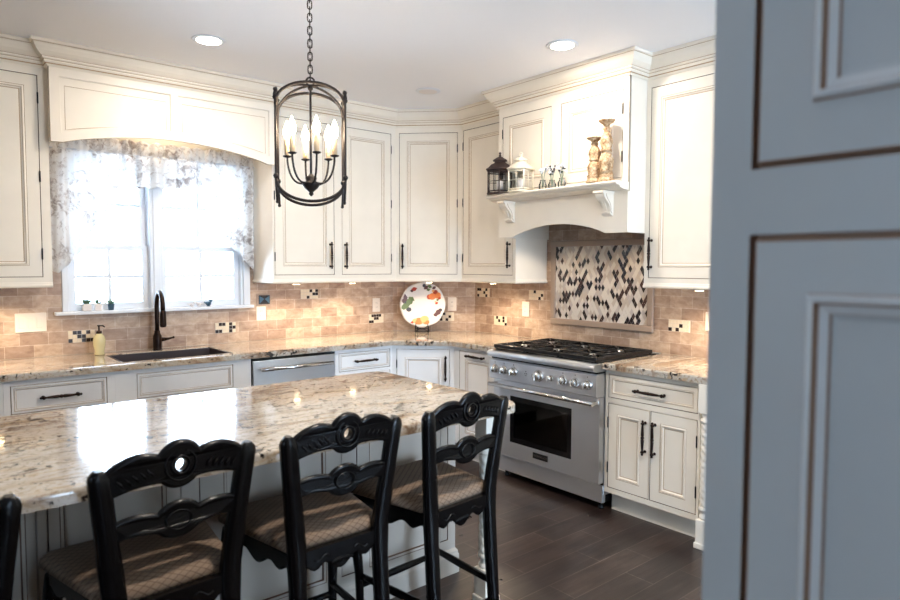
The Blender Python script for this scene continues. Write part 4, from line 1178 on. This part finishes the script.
pl = thing('decorated_plate', 'white scalloped plate painted with fruit and leaves in the corner', 'plate', (PX-.010, PY-.010, .9145+.042), -PI/4)
PR = .194
Mx = Matrix.Rotation(-tilt, 4, 'X')
def onp(u, v_, d_):     # plate local: u across, v up from the rim bottom, d towards viewer
    p_ = Mx @ Vector((u, -d_, v_)); return (p_.x, p_.y, p_.z)
b = MB(); seg = 64; rings = []
for r_, d_ in ((.02, .0), (.60, .0), (.68, .004), (.92, .020), (1.0, .024), (1.0, .020), (.90, .014), (.62, -.006), (.02, -.006)):
    ring = []
    for k in range(seg):
        a = 2*PI*k/seg; rr = PR*r_*(1+.028*abs(math.cos(a*4))*max(0, (r_-.6)/.4))
        ring.append(b.v(*onp(rr*math.cos(a), PR+rr*math.sin(a), d_)))
    rings.append(ring)
for r0, r1 in zip(rings, rings[1:]):
    for k in range(seg): b.face([r0[k], r0[(k+1) % seg], r1[(k+1) % seg], r1[k]], 0, True)
b.face(rings[0]); b.face(rings[-1])
DB = b
def dis(r): return .0005+(0 if r < .6 else (r-.6)/.4*.024)
def blob(b, u, v_, ru, rv, rot, mi, n=14, leaf=False):
    pts = []
    for k in range(n):
        a = 2*PI*k/n; x, y = ru*math.cos(a), rv*math.sin(a)*(abs(math.cos(a/2+.0))**0 if not leaf else (1-.55*abs(math.cos(a))))
        if leaf: x *= 1+.12*math.cos(5*a)
        pts.append((u+x*math.cos(rot)-y*math.sin(rot), v_+x*math.sin(rot)+y*math.cos(rot)))
    vs = [b.v(*onp(p*PR, PR+q_*PR, dis(math.hypot(p, q_))+.0012)) for p, q_ in pts]; b.face(vs, mi)
    ctr = None
pcols = [mat('fruit_orange', (206, 120, 66), .3), mat('fruit_red', (168, 62, 44), .3), mat('leaf_green', (92, 112, 70), .3), mat('leaf_plum', (84, 54, 58), .3), mat('fruit_peach', (226, 168, 112), .3), mat('berry_blue', (62, 62, 72), .3)]
art = DB
for (u, v_, ru, rv, ro, mi, lf) in [
    (.42, .38, .13, .12, .2, 0, 0), (.66, .42, .12, .11, 0, 0, 0), (.56, .56, .09, .08, 0, 1, 0), (.28, .36, .09, .09, 0, 1, 0), (.74, .30, .06, .05, 0, 1, 0),
    (.14, .78, .10, .07, .6, 3, 1), (.30, .82, .09, .06, -.4, 2, 1), (.05, .86, .06, .06, 0, 5, 0), (.24, .68, .07, .05, .2, 2, 1), (.50, .76, .08, .05, .5, 3, 1), (.46, .62, .05, .05, 0, 4, 0),
    (.62, .08, .06, .05, .5, 1, 1), (.66, .22, .05, .04, 0, 2, 1), (.56, .14, .03, .03, 0, 4, 0),
    (-.40, .70, .11, .07, .3, 1, 1), (-.50, .62, .06, .05, 0, 3, 1),
    (-.78, .30, .07, .14, .2, 3, 1), (-.86, .16, .06, .10, 0, 3, 1), (-.60, .14, .16, .12, .8, 2, 1), (-.52, .26, .12, .09, -.5, 2, 1), (-.76, -.06, .15, .12, .4, 2, 1), (-.84, -.16, .09, .07, 0, 2, 1), (-.62, -.22, .09, .08, 0, 5, 0), (-.74, .10, .06, .06, 0, 5, 0),
    (.70, -.34, .15, .10, .9, 3, 1), (.60, -.44, .09, .08, .2, 3, 1), (.80, -.24, .07, .06, 0, 5, 0),
    (-.14, -.74, .18, .13, .1, 0, 0), (.08, -.66, .17, .13, .3, 4, 0), (.18, -.78, .12, .09, 0, 0, 0), (-.30, -.72, .12, .08, .2, 4, 0), (-.42, -.80, .08, .05, 0, 1, 1)]:
    blob(art, u, v_, ru*1.28, rv*1.28, ro, mi+1, 16, bool(lf))
dish = art.obj('dish', [mat('white_glaze', (214, 212, 210), .2, coat=.2)]+pcols, pl)

# mantel things
ZS = 1.9825
def lantern(label, y, m, gm, s, hexa, top):
    t = thing('candle_lantern', label, 'lantern', (-.605, y, ZS), math.radians(12), 'lanterns on the hood mantel')
    n = 6 if hexa else 4; R_ = .085*s; off = PI/n
    P = [(R_*math.cos(2*PI*k/n+off), R_*math.sin(2*PI*k/n+off)) for k in range(n)]
    f = MB(); hb = .150*s
    f.lathe([(R_*1.10, 0), (R_*1.10, .008), (R_*1.0, .012)], seg=n, mtx=Matrix.Rotation(off, 4, 'Z'))
    f.lathe([(R_*1.0, hb), (R_*1.18, hb+.006), (R_*1.18, hb+.012), (R_*1.0, hb+.020), (R_*.75, hb+.040*s), (R_*.48, hb+.052*s), (R_*.45, hb+.062*s), (R_*.62, hb+.066*s), (R_*.60, hb+.070*s), (R_*.25, hb+.088*s), (R_*.08, hb+.095*s)], seg=n, mtx=Matrix.Rotation(off, 4, 'Z'))
    for (x, y_) in P: f.tube([(x, y_, .010), (x, y_, hb+.002)], .0055*s, 4)
    for k in range(n):
        (xa, ya), (xb, yb) = P[k], P[(k+1) % n]
        f.tube([(xa, ya, .022), (xb, yb, .022)], .0045, 4); f.tube([(xa, ya, hb-.008), (xb, yb, hb-.008)], .0045, 4)
        xm, ym = (xa+xb)/2, (ya+yb)/2; f.tube([(xm, ym, .02), (xm, ym, hb)], .0028, 4); f.tube([(xa, ya, hb*.55), (xb, yb, hb*.55)], .0022, 4)
    f.obj('frame', m, t)
    g = MB(); 
    for k in range(n):
        (xa, ya), (xb, yb) = P[k], P[(k+1) % n]; g.face([g.v(xa*.96, ya*.96, .022), g.v(xb*.96, yb*.96, .022), g.v(xb*.96, yb*.96, hb-.006), g.v(xa*.96, ya*.96, hb-.006)])
    g.obj('glass', 'lantern_glass', t)
    r = MB(); 
    if top == 'ring': r.tube([(0, .013*math.cos(a), hb+.108*s+.013*math.sin(a)) for a in [2*PI*i/14 for i in range(14)]], .0025, 6, closed=True)
    r.ball((0, 0, hb+.098*s), .010*s, 8); 
    if top != 'ring': r.ball((0, 0, hb+.115*s), .009*s, 8)
    r.obj('finial', m, t)
    c_ = MB(); c_.lathe([(.024, .013), (.024, .085*s), (.020, .088*s)], seg=16); c_.tube([(0, 0, .088*s), (0, 0, .096*s)], .001, 4); c_.obj('candle', 'pot_white', t)
lantern('dark brown metal candle lantern at the left end of the mantel', -1.432, mat('dark_brown_metal', (54, 40, 38), .5, .3), None, 1.08, True, 'ball')
lantern('white metal candle lantern beside the dark lantern', -1.632, mat('antique_white_metal', (232, 224, 204), .5), None, .98, False, 'ring')

def holder(label, y, x, H, seed):
    m = mat('whitewashed_wood', (190, 160, 124), .7)
    v = mapping(m, 'Object', (1, 1, 1)); n = noise(m, v, 45, 4, .7); r = ramp(m, [(.35, lin((120, 86, 54))), (.5, lin((178, 146, 108))), (.65, lin((212, 192, 162)))]); L(m, n.outputs['Fac'], r.inputs['Fac']); L(m, r.outputs['Color'], bsdf(m).inputs['Base Color'])
    t = thing('pillar_candlestick', label, 'candlestick', (x, y, ZS+.0003), 0, 'carved candlesticks on the hood mantel')
    k = H
    b = MB(); b.lathe([(.050, 0), (.052, .012*k/.3), (.044, .02), (.040, .035), (.046, .045)], seg=8); b.obj('foot', m, t)
    b = MB(); pr = [(.040, .045), (.034, .06*k/.3), (.040, .09*k/.3), (.041, .11*k/.3), (.030, .135*k/.3), (.024, .145*k/.3), (.032, .15*k/.3), (.032, .157*k/.3), (.026, .162*k/.3), (.036, .19*k/.3), (.034, .21*k/.3), (.022, .235*k/.3), (.016, .25*k/.3), (.022, .256*k/.3), (.022, .262*k/.3), (.016, .268*k/.3)]
    b.lathe(pr, seg=20, twist=lambda a, h: .07*abs(math.sin(a*4+h*seed))); b.obj('turned_stem', m, t)
    b = MB(); b.lathe([(.016, .268*k/.3), (.024, .280*k/.3), (.040, .288*k/.3), (.049, .296*k/.3), (.050, .300*k/.3), (.040, .301*k/.3)], seg=20); b.obj('cup', m, t)
holder('tall carved whitewashed wooden candlestick on the mantel', -2.325, -.600, .365, 40)
holder('short carved whitewashed wooden candlestick left of the tall one on the mantel', -2.248, -.612, .272, 55)

# glass jars with blossom sprigs
for i, (y, hh, lab) in enumerate(((-1.825, .062, 'small clear glass bud vase with white sprigs beside the white lantern'), (-1.905, .055, 'small clear glass bud vase in the middle of the mantel'), (-1.985, .060, 'small clear glass bud vase with sprigs, rightmost of the three on the mantel'))):
    t = thing('bud_vase', lab, 'vase', (-.600, y, ZS+.0003), 0, 'bud vases on the hood mantel')
    b = MB(); b.lathe([(.020, 0), (.024, .006), (.026, hh*.5), (.016, hh*.85), (.019, hh)], seg=18); b.obj('glass_body', 'lantern_glass', t)
    b = MB(); rr = random.Random(i+3)
    for k in range(7):
        a = rr.random()*2*PI; l_ = .05+.035*rr.random(); e = Vector((math.cos(a)*.020, math.sin(a)*.022, hh+l_))
        b.tube([(0, 0, .01), (e.x*.3, e.y*.3, hh), e], .0011, 5, 1)
        for q in range(4): b.ball((e.x+rr.uniform(-.010, .010), e.y+rr.uniform(-.010, .010), e.z+rr.uniform(-.016, .010)), .0055+.003*rr.random(), 6, 0 if rr.random() < .8 else 2)
    b.obj('blossom_sprig', ['white', 'green', 'steel_dark'], t)

# ------------------------------------------------------------------ lights
def kelvin(rgb): return lin(rgb)[:3]
def light(kind, name, loc, energy, col, size=None, rot=None, **kw):
    l_ = bpy.data.lights.new(name, kind); l_.energy = energy; l_.color = col
    for k, v_ in kw.items(): setattr(l_, k, v_)
    if size is not None:
        if kind == 'AREA': l_.size = size
        else: l_.shadow_soft_size = size
    o = bpy.data.objects.new(name, l_); COL.objects.link(o); o.location = loc
    if rot: o.rotation_euler = rot
    return o
WARM = (1., .90, .80); WARM2 = (1., .80, .58); COOL = (.72, .84, 1.)
for x, y in [(-2.484, -1.062), (-.943, -2.268)]+MORE:
    light('AREA', 'downlight_beam', (x, y, ZC-.012), (3.0 if y > -3 else 9.), WARM, .12, shape='DISK')
bpy.context.view_layer.update()
for root, x, y in PUCKS:
    p_ = root.matrix_world @ Vector((x, y+.0, ZU0-.016))
    light('SPOT', 'puck_beam', p_, 5.2 if 'corner' not in root.name else 2.8, WARM2, .02, spot_size=math.radians(150), spot_blend=.6)
light('SPOT', 'soffit_beam', (-3.1525+.676, -.20, 2.572), 2.2, WARM2, .03, spot_size=math.radians(160), spot_blend=.4)
for k in range(6):
    a = math.radians(43)+k*PI/3; p_ = ch.matrix_world @ Vector((RA*math.cos(a), RA*math.sin(a), 2.035))
    light('POINT', 'candle_glow', p_, 4.3, (1., .87, .73), .014)
for y in (-1.62, -2.12):
    light('SPOT', 'hood_lamp', (-.30, y, 1.788), 2., WARM2, .02, spot_size=math.radians(120), spot_blend=.6)
# portals guide the sky light through the windows
def portal(loc, rot, sx, sy):
    l_ = bpy.data.lights.new('sky_portal', 'AREA'); l_.shape = 'RECTANGLE'; l_.size = sx; l_.size_y = sy; l_.cycles.is_portal = True
    o = bpy.data.objects.new('sky_portal', l_); COL.objects.link(o); o.location = loc; o.rotation_euler = rot
portal(((WX0+WX1)/2, .16, (WZ0+WZ1)/2), (-PI/2, 0, 0), WX1-WX0, WZ1-WZ0)
portal((-1.55, YF-.16, 1.25), (PI/2, 0, 0), 2.7, 2.3)
portal((XL-.16, -4.6, 1.5), (0, -PI/2, 0), 1.2, .8)

w = bpy.data.worlds.new('sky'); S.world = w; w.use_nodes = True
bg = w.node_tree.nodes['Background']
bg.inputs['Color'].default_value = (.58, .77, 1.0, 1); bg.inputs['Strength'].default_value = 4.4

# ------------------------------------------------------------------ camera
r_ = Vector((0.7663939405146074, -0.6423656785336487, 0.0025812757499551683)); u_ = Vector((0.032380346611042644, 0.04264498412623112, 0.9985654302459215)); f_ = Vector((0.6415542386235485, 0.765210912344354, -0.053482880749642296))
cam = bpy.data.cameras.new('camera'); co = bpy.data.objects.new('camera', cam); COL.objects.link(co)
co.matrix_world = Matrix(((r_.x, u_.x, -f_.x, -3.7914), (r_.y, u_.y, -f_.y, -4.6925), (r_.z, u_.z, -f_.z, 1.4884), (0, 0, 0, 1)))
cam.sensor_width = 36; cam.lens = 645.37/900*36; cam.clip_start = .05
cam.dof.use_dof = True; cam.dof.focus_distance = 3.9; cam.dof.aperture_fstop = 3.2
S.camera = co
S.view_settings.view_transform = 'Standard'; S.view_settings.look = 'None'; S.view_settings.gamma = 1; S.view_settings.use_curve_mapping = False
S.view_settings.exposure = 2.25
S.cycles.use_denoising = True
S.cycles.max_bounces = 8; S.cycles.diffuse_bounces = 5; S.cycles.transparent_max_bounces = 12
S.cycles.sample_clamp_indirect = 6.
S.cycles.caustics_reflective = False; S.cycles.caustics_refractive = False
